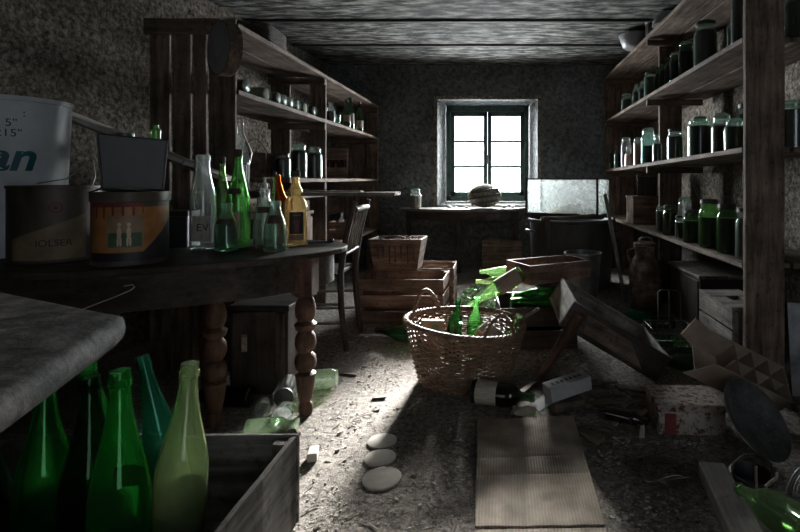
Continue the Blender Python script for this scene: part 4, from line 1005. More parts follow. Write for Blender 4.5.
# ------------------------------------------------------------------ tub and aquarium
tub = thing('iron_tub', 'big round black tub carrying the glass aquarium', 'tub', (.66, 4.76, 0))
obj('body', MB().lathe([(0, 0.002), (.34, 0.002), (.37, .05), (.395, .60), (.41, .612), (.412, .63), (.398, .632), (.38, .60), (.355, .06), (0, .03)], 56), M['iron'], tub, smooth=40)
for a in (200, 340):
    ca, sa = math.cos(R(a)), math.sin(R(a))
    obj('handle', MB().tube([(.40*ca-.06*sa, .40*sa+.06*ca, .52), (.45*ca-.04*sa, .45*sa+.04*ca, .53), (.45*ca+.04*sa, .45*sa-.04*ca, .53), (.40*ca+.06*sa, .40*sa-.06*ca, .52)], .009, 8), M['iron'], tub, smooth=50)
AQ = Matrix.Translation((.864, 4.5, .664)) @ Matrix.Rotation(R(-30), 4, 'Z')
bd = thing('lid_boards', 'dark boards laid across the black tub under the aquarium', 'board', (.864, 4.5, .6335), (0, 0, R(-30)))
obj('board', MB().plank(-.74, .02, .02, .12, 0, .028, 'x', 6, .002), M['dark_x'], bd, bevel=.003)
obj('board', MB().plank(-.74, .02, .22, .32, 0, .028, 'x', 6, .002), M['dark_x'], bd, bevel=.003)
aq = thing('aquarium', 'dirty glass aquarium with a black frame on the black tub', 'aquarium', (.864, 4.5, .6635), (0, 0, R(-30)))
AL, AD, AH = .735, .345, .345
g = MB(); e = .018
for z0, z1 in ((0, .014), (AH-.014, AH)):
    g.box(-AL, 0, 0, e, z0, z1); g.box(-AL, 0, AD-e, AD, z0, z1); g.box(-AL, -AL+e, 0, AD, z0, z1); g.box(-e, 0, 0, AD, z0, z1)
for x in (-AL, -e):
    for y in (0, AD-e): g.box(x, x+e, y, y+e, 0, AH)
obj('frame', g, M['black'], aq, bevel=.001)
for nm, b in (('front_glass', (-AL+e, -e, .003, .007, .014, AH-.014)), ('back_glass', (-AL+e, -e, AD-.007, AD-.003, .014, AH-.014)), ('end_glass', (-AL+.003, -AL+.007, e, AD-e, .014, AH-.014)), ('end_glass', (-.007, -.003, e, AD-e, .014, AH-.014))):
    obj(nm, MB().box(*b), M['tank'], aq)
obj('bottom', MB().box(-AL+e, -e, e, AD-e, .002, .012), M['dirtymetal'], aq)
g = MB(); vs = []; fs = []
for i in range(17):
    for j in range(9):
        u, v = i/16, j/8
        x, y = -.60 + .56*u, .03 + .28*v
        hh = .085*math.sin(math.pi*u)**1.3*math.sin(math.pi*v)**.6*(1+.4*noise.noise(Vector((x*14, y*14, 0))))
        vs.append((x, y, .0135 + max(0, hh)))
for i in range(16):
    for j in range(8): fs.append((i*9+j, (i+1)*9+j, (i+1)*9+j+1, i*9+j+1))
g.add(vs, fs)
obj('dried_sediment', g, M['leafdust'], aq, smooth=60)
# tools lying on the tub in front of the tank, sticks leaning
tag(obj('wooden_bat', MB().tube([(-.26, 0, .0), (-.12, 0, .006), (.0, .0, .010), (.22, .04, .03)], [.018, .016, .013, .012], 10), M['wood_x'], loc=(.60, 4.375, .653), smooth=50), 'round wooden handle lying on the tub before the aquarium', 'tool')
tag(obj('leaning_stick', MB().plank(-.016, .016, -.016, .016, 0, .90, 'z', 8, .002), M['grey_z'], loc=(1.00, 4.05, .005), rot=(R(-14), R(-8), 0), bevel=.002), 'grey stick leaning against the right side of the black tub', 'stick')
tag(obj('wood_lath', MB().plank(-.024, .024, -.006, .006, 0, .66, 'z', 8, .002), M['dark_z'], loc=(.445, 4.20, .003), rot=(R(-8), R(-5), 0), bevel=.002), 'dark slat leaning on the front of the black tub', 'slat')
pl_ = thing('metal_pail', 'grey metal pail standing before the black tub', 'pail', (.61, 3.78, .0015))
obj('body', MB().lathe([(0, 0), (.10, 0), (.105, .01), (.135, .43), (.142, .435), (.142, .445), (.132, .445), (.10, .02), (0, .015)], 36), M['dirtymetal'], pl_, smooth=40)

# ------------------------------------------------------------------ crate of bottles, drawer on top, glass heap
BC = slat_crate('bottle_crate', 'dark low crate heaped with green bottles behind the wicker basket', 'crate', (.20, 3.13, .0015), R(4), .46, .42, .245, 2, .02, 'dark')
PG = 'green bottles heaped on the low dark crate'
def heap(label, p, d, r, h, gm, kind='burgundy', **k):
    return vessel('wine_bottle', 'bottle', label, p, r, h, kind, gm, PG, lay_rot(d), wall=True, **k)
CF = .013
heap('dark green bottle at the bottom front of the low crate', (.37, 2.985, CF+.045), (-1, .0, 0), .042, .31, 'darkgreen')
heap('dark green bottle at the bottom middle of the low crate', (.36, 3.08, CF+.045), (-1, .0, 0), .042, .30, 'darkgreen')
heap('dark green bottle at the bottom back of the low crate', (.36, 3.175, CF+.045), (-1, .02, 0), .042, .30, 'darkgreen')
heap('second layer front bottle of the low crate', (.02, 3.03, CF+.121), (1, .0, 0), .041, .30, 'darkgreen')
heap('second layer middle bottle of the low crate', (.02, 3.125, CF+.121), (1, .0, 0), .041, .30, 'darkgreen')
heap('second layer back bottle of the low crate', (.03, 3.22, CF+.121), (1, .0, 0), .041, .30, 'darkgreen')
heap('dark bottle lying crosswise on the heap, neck to the right', (.06, 3.0, CF+.206), (1, .06, .02), .041, .30, 'darkgreen')
heap('dark bottle on the heap behind the crosswise one', (.05, 3.10, CF+.208), (1, .05, .02), .041, .30, 'darkgreen')
heap('black-green bottle on the heap under the wooden drawer', (.06, 3.20, CF+.208), (1, .03, .0), .041, .30, 'darkgreen')
heap('topmost dark bottle of the heap in front of the drawer', (.36, 3.055, CF+.285), (-1, -.05, .0), .040, .29, 'darkgreen')
heap('big labelled green bottle sloping down towards the wicker basket', (.115, 2.90, .455), (-.30, -.10, -.165), .046, .36, 'palegreen', labels=(('label', .08, .46, 0, 359, 'stain_paper'),))
heap('pale green bottle lying at the back of the heap', (.13, 3.31, .375), (-1, .06, .03), .040, .28, 'palegreen')
heap('olive green bottle lying below the pale green one', (.10, 3.22, .335), (-1, .05, .01), .038, .27, 'lime')
dr = thing('wooden_drawer', 'empty wooden drawer with a pale knob lying on the heap of green bottles', 'drawer', (.16, 2.87, .388), (R(1), R(1), R(34)))  # a loose drawer, open side up
dw, dd, dh, t_ = .48, .245, .112, .013
obj('front_panel', MB().plank(0, dw, 0, t_, 0, dh, 'x', 6, .0015), M['red_x'], dr, bevel=.002)
obj('back_panel', MB().plank(0, dw, dd-t_, dd, 0, dh, 'x', 6, .0015), M['red_x'], dr, bevel=.002)
obj('end_panel', MB().plank(0, t_, t_, dd-t_, 0, dh, 'y', 6, .0015), M['red_y'], dr, bevel=.002)
obj('end_panel', MB().plank(dw-t_, dw, t_, dd-t_, 0, dh, 'y', 6, .0015), M['red_y'], dr, bevel=.002)
obj('bottom', MB().box(t_, dw-t_, t_, dd-t_, .004, .010), M['red_x'], dr)
obj('knob', MB().lathe([(0, 0), (.006, 0), (.006, .012), (.014, .02), (.014, .028), (0, .034)], 16, Matrix.Translation((0, dd*.5, dh*.45)) @ Matrix.Rotation(R(-90), 4, 'Y')), M['palewire'], dr, smooth=50)
# heap of shards
g = MB()
for i in range(420):
    a = rnd(0, 2*math.pi); q = math.sqrt(rnd(0, 1)); x, y = -.12 + .23*q*math.cos(a), 4.22 + .50*q*math.sin(a)
    z = .05*(1-q) + rnd(.004, .02); s = rnd(.015, .05)
    u = Vector((rnd(-1, 1), rnd(-1, 1), rnd(-.5, .5))).normalized(); v = u.cross(Vector((rnd(-.6, .6), rnd(-.6, .6), 1))).normalized()
    c = Vector((x, y, z + s*.15)); nn = u.cross(v)*.002
    tri = [c + u*s*rnd(.5, 1), c + v*s*rnd(.5, 1), c - u*s*rnd(.4, .9), c - v*s*rnd(.1, .6)]
    g.add([p + nn for p in tri] + [p - nn for p in tri], [(0,1,2,3), (7,6,5,4), (0,4,5,1), (1,5,6,2), (2,6,7,3), (3,7,4,0)])
bgl = tag(obj('broken_glass', g, M['palegreen']), 'heap of broken pale green glass on the floor below the window', 'glass shards', kind='stuff')
g = MB(); vs = []; fs = []
for i in range(20):
    for j in range(20):
        x, y = -.36 + .48*i/19, 3.7 + 1.04*j/19
        q = math.hypot((x+.12)/.235, (y-4.22)/.515)
        vs.append((x, y, max(.0005, .045*(1-q) + .008*noise.noise(Vector((x*20, y*20, 0))))))
for i in range(19):
    for j in range(19): fs.append((i*20+j, (i+1)*20+j, (i+1)*20+j+1, i*20+j+1))
obj('dirt_mound', g.add(vs, fs), M['floor'], bgl, smooth=60)['kind'] = 'stuff'

# ------------------------------------------------------------------ big wicker basket and what is in it
BCX, BCY = -.185, 2.50
bs = thing('wicker_basket', 'big round wicker basket with two loop handles, full of bottles and boxes', 'basket', (BCX, BCY, 0))
H = .285
def brad(z):
    t = z / H
    return .218 + .075*t**.8, .195 + .065*t**.8
def rimz(a): return .022*(-math.cos(a)) + .006*math.sin(2*a)
NS = 44
g = MB()
for k in range(NS):
    a = 2*math.pi*k/NS
    pts = []
    for i in range(9):
        z = H*i/8; rx, ry = brad(z); zz = z + rimz(a)*(z/H)
        pts.append((rx*math.cos(a), ry*math.sin(a), zz + .003))
    g.tube(pts, .0042, 5)
obj('stakes', g, M['wicker'], bs, smooth=60)
g = MB(); rows = 24
for j in range(rows):
    z = .008 + (H-.03)*j/(rows-1); pts = []
    for i in range(NS*3):
        a = 2*math.pi*i/(NS*3); rx, ry = brad(z)
        off = .0062*math.cos(NS/2*a + math.pi*j)
        zz = z + rimz(a)*(z/H) + rnd(-.0016, .0016)
        pts.append(((rx+off)*math.cos(a), (ry+off)*math.sin(a), zz))
    g.tube(pts, rnd(.0036, .0052), 5, True)
obj('weave', g, M['wicker'], bs, smooth=60)
g = MB()
for s_ in range(3):
    pts = []
    for i in range(160):
        a = 2*math.pi*i/160; tw = 26*a + 2*math.pi*s_/3; rx, ry = brad(H)
        pts.append(((rx+.009*math.cos(tw))*math.cos(a), (ry+.009*math.cos(tw))*math.sin(a), H + rimz(a) + .009*math.sin(tw)))
    g.tube(pts, .0075, 6, True)
obj('braided_rim', g, M['wicker'], bs, smooth=60)
obj('base', MB().lathe([(0, .001), (.205, .001), (.205, .009), (0, .009)], 36, sx=1.03, sy=.92), M['wicker'], bs, smooth=40)
for a0, tilt in ((R(140), .0), (R(-52), .0)):
    g = MB()
    for s_ in range(2):
        pts = []
        for i in range(29):
            t = i/28; a = a0 + (t-.5)*.62; rx, ry = brad(H)
            hh = H + rimz(a) + .11*math.sin(math.pi*t)**.75; tw = 16*t*math.pi + math.pi*s_
            pts.append((rx*math.cos(a)*1.0 + .006*math.cos(tw), ry*math.sin(a) + .006*math.cos(tw)*.5, hh + .006*math.sin(tw)))
        g.tube(pts, .0072, 6)
    obj('handle', g, M['wicker'], bs, smooth=60)
# litter inside carries the contents
g = MB().lathe([(0, .012), (.185, .012), (.198, .06), (0, .07)], 28, sx=1.0, sy=.88)
obj('litter_filling', g, M['leafdust'], bs, smooth=60)
BI = 'bottles standing in the wicker basket'
def bvi(label, p, d, r, h, gm, kind='burgundy', **k):
    return vessel('wine_bottle', 'bottle', label, p, r, h, kind, gm, BI, lay_rot(d), wall=True, **k)
bvi('dark green bottle leaning in the wicker basket beside the yellow packet', (-.262, 2.54, .088), (.13, .15, 1), .038, .30, 'darkgreen', 'bordeaux')
bvi('green bottle with its neck up in the middle of the wicker basket', (-.155, 2.60, .080), (.08, -.05, 1), .038, .31, 'green', 'bordeaux')
bvi('pale green bottle leaning under the right handle of the wicker basket', (-.015, 2.47, .085), (.20, -.05, .5), .028, .27, 'palegreen', 'smallbottle')
bvi('small dark bottle with a pale label against the white box in the basket', (-.225, 2.40, .078), (.10, .0, 1), .030, .235, 'darkgreen', 'bordeaux', labels=(('label', .2, .5, -150, -30, 'paper'),))
pkt = thing('yellow_packet', 'yellowish printed packet with dark dots inside the wicker basket', 'packet', (-.352, 2.445, .090), (R(-8), R(4), R(12)))
obj('body', MB().box(-.055, .055, -.025, .025, 0, .215), M['ochre'], pkt, bevel=.004)
for (x, z, s, mt) in ((.012, .180, .018, 'greenprint'), (-.002, .145, .018, 'greenprint'), (-.012, .11, .02, 'redprint')):
    obj('printed_dot', MB().lathe([(0, 0), (s, 0), (s, .0012), (0, .0012)], 16, Matrix.Translation((x, -.0252, z)) @ Matrix.Rotation(R(90), 4, 'X')), M[mt], pkt)
wb = thing('small_carton', 'small pale-edged carton tilted in the middle of the wicker basket', 'box', (-.115, 2.44, .150), (R(8), R(36), R(-20)))
obj('body', MB().box(-.06, .06, -.05, .05, 0, .13), M['card'], wb, bevel=.002)
obj('lid', MB().box(-.063, .063, -.053, .053, .1306, .142), M['paper'], wb, bevel=.002)
tag(obj('wood_stick', MB().bar((0, 0, 0), (.14, -.02, .09), .016, .014), M['grey_x'], loc=(.045, 2.52, .262), bevel=.002), 'grey stick poking out of the basket past its right handle', 'stick')

# ------------------------------------------------------------------ cardboard on the floor, discs, little things
def sheet(P00, P10, P11, P01, nu, nv, zf, th):
    mb = MB(); vs = []; fs = []
    for lay in (0, 1):
        for j in range(nv+1):
            for i in range(nu+1):
                u, v = i/nu, j/nv
                x = (P00[0]*(1-u)+P10[0]*u)*(1-v) + (P01[0]*(1-u)+P11[0]*u)*v
                y = (P00[1]*(1-u)+P10[1]*u)*(1-v) + (P01[1]*(1-u)+P11[1]*u)*v
                vs.append((x, y, zf(u, v) + lay*th))
    W = nu+1; n = W*(nv+1)
    for j in range(nv):
        for i in range(nu):
            a = j*W+i
            fs += [(a, a+W, a+W+1, a+1), (n+a, n+a+1, n+a+W+1, n+a+W)]
    per = [i for i in range(nu)] + [nu + j*W for j in range(nv)] + [nv*W + i for i in range(nu, 0, -1)] + [j*W for j in range(nv, 0, -1)]
    for a, b in zip(per, per[1:] + per[:1]): fs.append((a, b, n+b, n+a))
    return mb.add(vs, fs)
cs = thing('cardboard_box', 'flattened brown cardboard box lying on the floor in front of the basket', 'cardboard', (0, 0, 0))
def czf(u, v):
    z = .004 + .020*v + .0025*noise.noise(Vector((u*4, v*5, 0)))
    for f in (.40, .56): z -= .004*max(0, 1-abs(v-f)/.02)
    return z
obj('panel', sheet((-.077, 1.425), (.295, 1.432), (.292, 2.05), (-.098, 2.012), 10, 48, czf, .007), M['corr'], cs)
obj('flap', sheet((-.070, 1.19), (.285, 1.20), (.295, 1.420), (-.077, 1.412), 8, 8, lambda u, v: .004 + .002*noise.noise(Vector((u*4, v*4, 3))), .006), M['corr'], cs)
for i, (x, y, rr, z, lab) in enumerate(((-.455, 1.90, .055, .001, 'farthest of the three pale round discs lying in a row on the floor'), (-.435, 1.785, .056, .001, 'middle one of the three pale round discs on the floor'), (-.40, 1.665, .064, .001, 'nearest and largest of the three pale round discs on the floor'))):
    tag(obj('paper_disc', MB().lathe([(0, 0), (rr, 0), (rr, .005), (rr*.92, .007), (0, .006)], 32), M['disc'], loc=(x, y, z), smooth=40), lab, 'disc', 'pale discs on the floor')
tag(obj('white_block', MB().box(-.017, .017, -.03, .03, 0, .03), M['chip'], loc=(-.676, 1.79, .001), rot=(0, 0, .2), bevel=.003), 'little white block on the floor right of the grey crate', 'block')

# lying labelled bottle and printed carton behind the cardboard
t = onfloor('wine_bottle', 'bottle', 'dark bottle with a pale label lying behind the flattened cardboard', -.13, 2.235, (.93, -.25, 0), .050, .28, 'bordeaux', 'darkgreen', labels=(('label', .08, .42, 0, 359, 'paper'),))
gcb = thing('printed_carton', 'grey printed carton lying on the debris behind the flattened cardboard', 'carton', (.285, 2.19, .063), (R(0), R(-8), R(22)))
obj('body', MB().box(-.095, .105, -.04, .04, 0, .06), M['greycard'], gcb, bevel=.002)
obj('flap', MB().hexa([(-.16, -.04, -.018), (-.096, -.04, 0), (-.096, .04, 0), (-.16, .04, -.018), (-.16, -.04, -.015), (-.096, -.04, .003), (-.096, .04, .003), (-.16, .04, -.015)]), M['greycard'], gcb)
g = MB()
for k in range(7): g.box(-.07+.022*k, -.056+.022*k, -.012, .012, .0602, .0607)
obj('print_marks', g, M['ink'], gcb)
tag(obj('wood_block', MB().box(-.06, .09, -.05, .05, 0, .040), M['scrap'], loc=(.265, 2.19, .002), rot=(0, 0, .3), bevel=.004), 'rough wood block under the grey printed carton', 'wood')
pp = sheet((-.06, -.045), (.06, -.05), (.065, .045), (-.06, .05), 8, 6, lambda u, v: .02 + .03*abs(noise.noise(Vector((u*3, v*3, 1)))) - .012*v, .002)
tag(obj('crumpled_paper', pp, M['paper'], loc=(.10, 2.10, .004), rot=(0, 0, -.2)), 'crumpled brown paper between the labelled bottle and the grey carton', 'paper')

# ------------------------------------------------------------------ broken little table lying tilted
bt = thing('broken_table', 'broken upturned small table frame, tilted on the debris with one leg sticking out', 'table', (.755, 2.44, .006), (R(5), R(31), R(4)))
BL, BW, BD, t_ = .56, .42, .14, .02
obj('apron_board', MB().plank(-BL, 0, 0, t_, 0, BD, 'x', 8, .002), M['dark_x'], bt, bevel=.003)
obj('apron_board', MB().plank(-BL, 0, BW-t_, BW, 0, BD, 'x', 8, .002), M['grey_x'], bt, bevel=.003)
obj('apron_board', MB().plank(-BL, -BL+t_, t_, BW-t_, 0, BD, 'y', 8, .002), M['grey_y'], bt, bevel=.003)
obj('apron_board', MB().plank(-t_, 0, t_, BW-t_, 0, BD, 'y', 8, .002), M['grey_y'], bt, bevel=.003)
obj('veneer_patch', MB().hexa([(-.44, -.0025, .03), (-.10, -.0025, .02), (-.13, .0, .02), (-.44, 0, .03), (-.47, -.0025, .115), (-.22, -.0025, .11), (-.22, 0, .11), (-.47, 0, .115)]), M['wood_x'], bt)
obj('bottom_board', MB().plank(-BL+t_, -.16, .05, .20, .012, .022, 'x', 6, .002), M['grey_x'], bt, bevel=.002)
obj('bottom_board', MB().plank(-BL+t_, -t_, .22, .33, .012, .022, 'x', 6, .002), M['grey_x'], bt, bevel=.002)
g = MB()
inv = (Matrix.Translation((.755, 2.44, .006)) @ Euler((R(5), R(31), R(4))).to_matrix().to_4x4()).inverted()
p0 = inv @ Vector((.375, 2.405, .355)); p1 = inv @ Vector((.19, 2.47, .022))
ax = p1 - p0
g.tube([p0, p0 + ax*.30, p0 + ax*.32, p0 + ax*.36, p0 + ax*.40, p0 + ax*.92, p0 + ax*.95, p1], [.030, .030, .024, .031, .026, .019, .024, .022], 12)
obj('leg', g, M['turned'], bt, smooth=50)

# ------------------------------------------------------------------ right side under the rack
mc = thing('milk_can', 'rusty milk can under the lower shelf of the right rack', 'can', (1.105, 3.86, .0015))
obj('body', MB().lathe([(0, .003), (.115, 0), (.12, .01), (.12, .30), (.118, .33), (.10, .37), (.078, .40), (.075, .44), (.088, .475), (.09, .485), (.07, .483), (0, .47)], 36), M['rust'], mc, smooth=45)
obj('lid', MB().lathe([(0, .486), (.086, .486), (.088, .505), (.05, .515), (0, .52)], 28), M['rust'], mc, smooth=45)
obj('handle', MB().tube([(-.05, -.02, .512), (-.04, -.02, .545), (0, -.02, .552), (.04, -.02, .545), (.05, -.02, .512)], .007, 8), M['dirtymetal'], mc, smooth=50)
for s_ in (-1, 1): obj('handle', MB().tube([(.075*s_, 0, .46), (.13*s_, 0, .45), (.135*s_, 0, .40), (.105*s_, 0, .36)], .007, 8), M['rust'], mc, smooth=50)
cb = thing('low_cabinet', 'dark low cabinet with a grey top under the right rack', 'cabinet', (1.435, 3.46, .001))
obj('body', MB().box(-.175, .175, -.28, .28, 0, .362), M['black'], cb, bevel=.004)
obj('top', MB().plank(-.19, .19, -.295, .295, .3625, .385, 'y', 8, .0015), M['grey_y'], cb, bevel=.003)
obj('door', MB().box(-.183, -.1755, -.26, .26, .02, .345), M['dark_z'], cb, bevel=.003)
gc = thing('slatted_crate', 'pale grey slatted crate standing behind the front post of the right rack', 'crate', (1.245, 2.665, .0015), (0, 0, 0))
for s_, nm in ((-1, 'side_panel'), (1, 'side_panel')):
    g = MB()
    for z0, z1 in ((.0, .115), (.125, .245), (.255, .352)): g.plank(s_*.108-.006, s_*.108+.006, -.205, .205, z0, z1, 'y', 6, .002)
    obj(nm, g, M['grey_y'], gc, bevel=.002)
for s_ in (-1, 1): obj('end_panel', MB().box(-.101, .101, s_*.198-.006, s_*.198+.006, 0, .352), M['grey_z'], gc, bevel=.002)
g = MB()
g.plank(-.115, .115, -.205, -.05, .3535, .366, 'x', 6, .0015).plank(-.115, .115, .05, .205, .3535, .366, 'x', 6, .0015).box(-.115, -.035, -.05, .05, .3535, .366).box(.035, .115, -.05, .05, .3535, .366)
obj('top_panel', g, M['grey_x'], gc, bevel=.002)
wr = thing('wire_rack', 'rusty wire bottle rack on the floor left of the pale grey crate', 'rack', (.975, 2.93, .002))
g = MB()
for z in (.005, .075, .145):
    g.tube([(-.12, -.09, z), (.12, -.09, z), (.12, .09, z), (-.12, .09, z)], .0035, 6, True)
for i in range(7):
    x = -.12 + .04*i
    for y in (-.09, .09): g.tube([(x, y, .005), (x, y, .145)], .0028, 6)
for i in range(5):
    y = -.09 + .045*i
    for x in (-.12, .12): g.tube([(x, y, .005), (x, y, .145)], .0028, 6)
    g.tube([(-.12, y, .005), (.12, y, .005)], .0028, 6)
obj('basket', g, M['wire'], wr)
obj('back_frame', MB().tube([(-.03, .09, .14), (-.03, .10, .31), (-.015, .10, .325), (.09, .10, .325), (.105, .10, .31), (.105, .09, .14)], .004, 6).tube([(.037, .095, .145), (.037, .10, .32)], .003, 6), M['wire'], wr, smooth=50)
onfloor('wine_bottle', 'bottle', 'green bottle lying inside the rusty wire rack', .885, 2.945, (1, -.12, 0), .036, .20, 'smallbottle', 'green', z=.0125)
FB = 'bottles on the floor by the wire rack'
onfloor('wine_bottle', 'bottle', 'dark bottle lying in front of the wire rack, neck to the left', 1.085, 2.56, (-1, .25, 0), .044, .30, 'burgundy', 'darkgreen', grp=FB)
onfloor('wine_bottle', 'bottle', 'dark bottle lying between the wire rack and the one in front of it', 1.07, 2.70, (-1, .12, 0), .042, .30, 'burgundy', 'darkgreen', grp=FB)
onfloor('wine_bottle', 'bottle', 'dusty dark bottle lying in front of the rusty milk can', 1.08, 3.55, (-1, -.25, 0), .046, .31, 'burgundy', 'bluegreen', grp=FB)
onfloor('wine_bottle', 'bottle', 'dark bottle lying beside the low cabinet behind the wire rack', 1.13, 3.30, (-1, -.1, 0), .044, .30, 'burgundy', 'darkgreen', grp=FB)

# rusty tin box
tx = thing('tin_box', 'rust-flecked white tin box with a red stripe on the floor', 'box', (.742, 2.04, .002), (0, 0, R(-2)))
obj('body', MB().box(-.13, .13, -.095, .095, 0, .088), M['rustwhite'], tx, bevel=.004)
obj('lid', MB().box(-.134, .134, -.099, .099, .089, .118), M['rustwhite'], tx, bevel=.005)
obj('red_stripe', MB().box(-.105, -.06, -.0965, -.0955, .004, .085), M['redprint'], tx)
obj('side_rod', MB().tube([(-.132, -.101, .005), (-.132, -.101, .085)], .0035, 6), M['dirtymetal'], tx)

# carton with dividers
kt = thing('divided_carton', 'open brown cardboard carton with bottle dividers, tipped against the tin box', 'carton', (1.125, 2.125, .070), (R(38), R(27), R(4)))
CL, CD, CH, tt = .36, .17, .125, .004
obj('front_panel', MB().box(-CL, 0, -CD/2, -CD/2+tt, 0, CH), M['card'], kt)
obj('back_panel', MB().box(-CL, 0, CD/2-tt, CD/2, 0, CH), M['card'], kt)
obj('end_panel', MB().box(-tt, 0, -CD/2+tt, CD/2-tt, 0, CH), M['card'], kt)
obj('bottom', MB().box(-CL, -tt, -CD/2+tt, CD/2-tt, 0, tt), M['card'], kt)
for x in (-.24, -.16, -.08): obj('divider', MB().box(x, x+.003, -CD/2+tt, CD/2-tt, .006, CH-.004), M['card'], kt)
obj('divider', MB().box(-.25, -.01, -.0015, .0015, .006, CH-.012), M['card'], kt)
obj('flap', MB().hexa([(-CL-.075, -CD/2-.02, .02), (-CL, -CD/2, 0), (-CL, -CD/2+tt, 0), (-CL-.075, -CD/2-.016, .02), (-CL-.03, -CD/2-.025, CH*.9), (-CL, -CD/2, CH), (-CL, -CD/2+tt, CH), (-CL-.03, -CD/2-.02, CH*.9)]), M['card'], kt)
obj('flap', MB().hexa([(-CL-.06, CD/2-tt+.02, .01), (-CL, CD/2-tt, 0), (-CL, CD/2, 0), (-CL-.06, CD/2+.024, .01), (-CL-.07, CD/2+.02, CH), (-CL, CD/2-tt, CH), (-CL, CD/2, CH), (-CL-.07, CD/2+.024, CH)]), M['card'], kt)

# colander leaning
cd = thing('metal_colander', 'dark round colander with rows of holes leaning below the divided carton', 'colander', (.925, 1.81, .006))
MC_ = Matrix.Translation((0, 0, .13)) @ Vector((.42, -.55, .62)).to_track_quat('Z', 'Y').to_matrix().to_4x4()
obj('bowl', MB().lathe([(0, -.045), (.06, -.04), (.10, -.024), (.128, 0), (.145, .002), (.148, .0), (.146, -.003), (.13, -.006), (.10, -.03), (0, -.051)], 40, MC_, caps=False), M['dirtymetal'], cd, smooth=40)
g = MB()
for ring, nn in ((.03, 6), (.055, 10), (.08, 14), (.102, 18)):
    for i in range(nn):
        a = 2*math.pi*i/nn; zz = -.044 + .021*(ring/.10)**2
        g.add([MC_ @ Vector((ring*math.cos(a)+.0028*math.cos(q), ring*math.sin(a)+.0028*math.sin(q), zz + .003)) for q in [2*math.pi*k/6 for k in range(6)]], [tuple(range(6))])
obj('holes', g, M['chip'], cd)

# clutter in the lower right corner
tag(obj('floor_beam', MB().plank(-.045, .045, -.36, .36, 0, .058, 'y', 8, .004), M['grey_y'], loc=(.655, 1.31, .001), rot=(0, 0, R(-7)), bevel=.005), 'grey wooden beam on the floor under the green bottle', 'beam', kind='thing')
tag(obj('wood_block', MB().box(-.10, .10, -.05, .03, 0, .112), M['dark_x'], loc=(.60, 1.03, .0605), bevel=.005), 'dark block on the grey beam carrying the base of the green bottle', 'block')
vessel('wine_bottle', 'bottle', 'big dusty green bottle lying over the grey beam in the lower right corner', (.664, 1.035, .252), .047, .42, 'burgundy', 'palegreen', None, lay_rot((.03, .95, -.33)), n=48, wall=True)
hb = thing('wire_pail', 'open wire loop handle on a dark low pail behind the green bottle', 'pail', (.80, 1.60, .002))
obj('body', MB().lathe([(0, .004), (.055, 0), (.065, .055), (.068, .057), (.062, .06), (.05, .008), (0, .01)], 28), M['black'], hb, smooth=40)
obj('handle', MB().tube([(-.066, 0, .05), (-.062, -.005, .09), (-.03, -.01, .125), (.02, -.01, .125), (.058, -.005, .09), (.066, 0, .05)], .003, 6), M['wire'], hb, smooth=50)
for i, (x, y, a, z, lab) in enumerate(((.835, 1.49, .5, .002, 'lowest grey slat of the little stack behind the green bottle'), (.84, 1.50, .35, .018, 'middle grey slat of the little stack behind the green bottle'), (.83, 1.485, .62, .034, 'topmost grey slat of the little stack behind the green bottle'))):
    tag(obj('wood_lath', MB().plank(-.095, .095, -.03, .03, 0, .014, 'x', 5, .002), M['grey_x'], loc=(x, y, z), rot=(0, 0, -a), bevel=.002), lab, 'slat', 'grey slats by the green bottle')
tag(obj('wire_hook', MB().tube([(0, 0, .095), (.004, 0, .01), (.01, -.004, -.006), (.022, -.006, -.006), (.028, -.004, .012), (.03, 0, .04), (.07, .02, .05), (.09, .05, .045)], .0042, 8), M['rust'], loc=(.715, 1.41, .095), smooth=50), 'bent rusty wire hook standing by the green bottle neck', 'wire')
wg = thing('wire_guard', 'black wire dome lying at the right edge beside the green bottle', 'guard', (.90, 1.335, .002))
g = MB()
MW = Matrix.Translation((0, 0, .115)) @ Euler((R(35), R(-35), 0)).to_matrix().to_4x4()
for k in range(11):
    rr = .02 + .0095*k; zz = .05 - .05*(rr/.12)**2
    g.tube([MW @ Vector((rr*math.cos(2*math.pi*i/40), rr*math.sin(2*math.pi*i/40), zz)) for i in range(40)], .0022, 5, True)
for k in range(4):
    a = math.pi*k/4
    g.tube([MW @ Vector((q*math.cos(a), q*math.sin(a), .047 - .05*(q/.12)**2)) for q in lin(-.115, .115, 13)], .0025, 5)
obj('wires', g, M['wire'], wg)
obj('ring', MB().tube([MW @ Vector((.118*math.cos(2*math.pi*i/40), .118*math.sin(2*math.pi*i/40), .0)) for i in range(40)], .006, 8, True), M['black'], wg, smooth=60)
gw = thing('grey_basket', 'grey woven basket at the right edge behind the colander', 'basket', (1.20, 1.78, .002))
g = MB()
for k in range(13):
    z = .008 + k*.0125; pts = []
    for i in range(72):
        a = 2*math.pi*i/72; rr = .105 + .02*k/12 + (.003 if (i//2 + k) % 2 else -.003)
        pts.append((rr*math.cos(a), rr*math.sin(a)*.9, z))
    g.tube(pts, .0062, 5, True)
obj('weave', g, M['grey_x'], gw, smooth=60)
obj('base', MB().lathe([(0, 0), (.098, 0), (.098, .006), (0, .006)], 28, sy=.9), M['grey_x'], gw)
obj('lining', MB().lathe([(0, .0085), (.094, .0085), (.112, .158), (.108, .158), (.09, .012), (0, .012)], 28, sy=.9), M['black'], gw, smooth=40)
tag(obj('small_board', MB().plank(-.10, .10, -.045, .045, 0, .012, 'x', 5, .002), M['paper'], loc=(1.15, 1.72, .1685), rot=(0, R(3), R(-12)), bevel=.002), 'small pale board lying on the rim of the grey woven basket', 'board')
sm = tag(obj('metal_sheet', MB().box(-.17, .17, -.004, .004, 0, .42), M['dirtymetal'], loc=(1.50, 2.27, .002), rot=(R(-8), 0, R(-10)), bevel=.001), 'dark metal sheet leaning right of the front post', 'sheet')

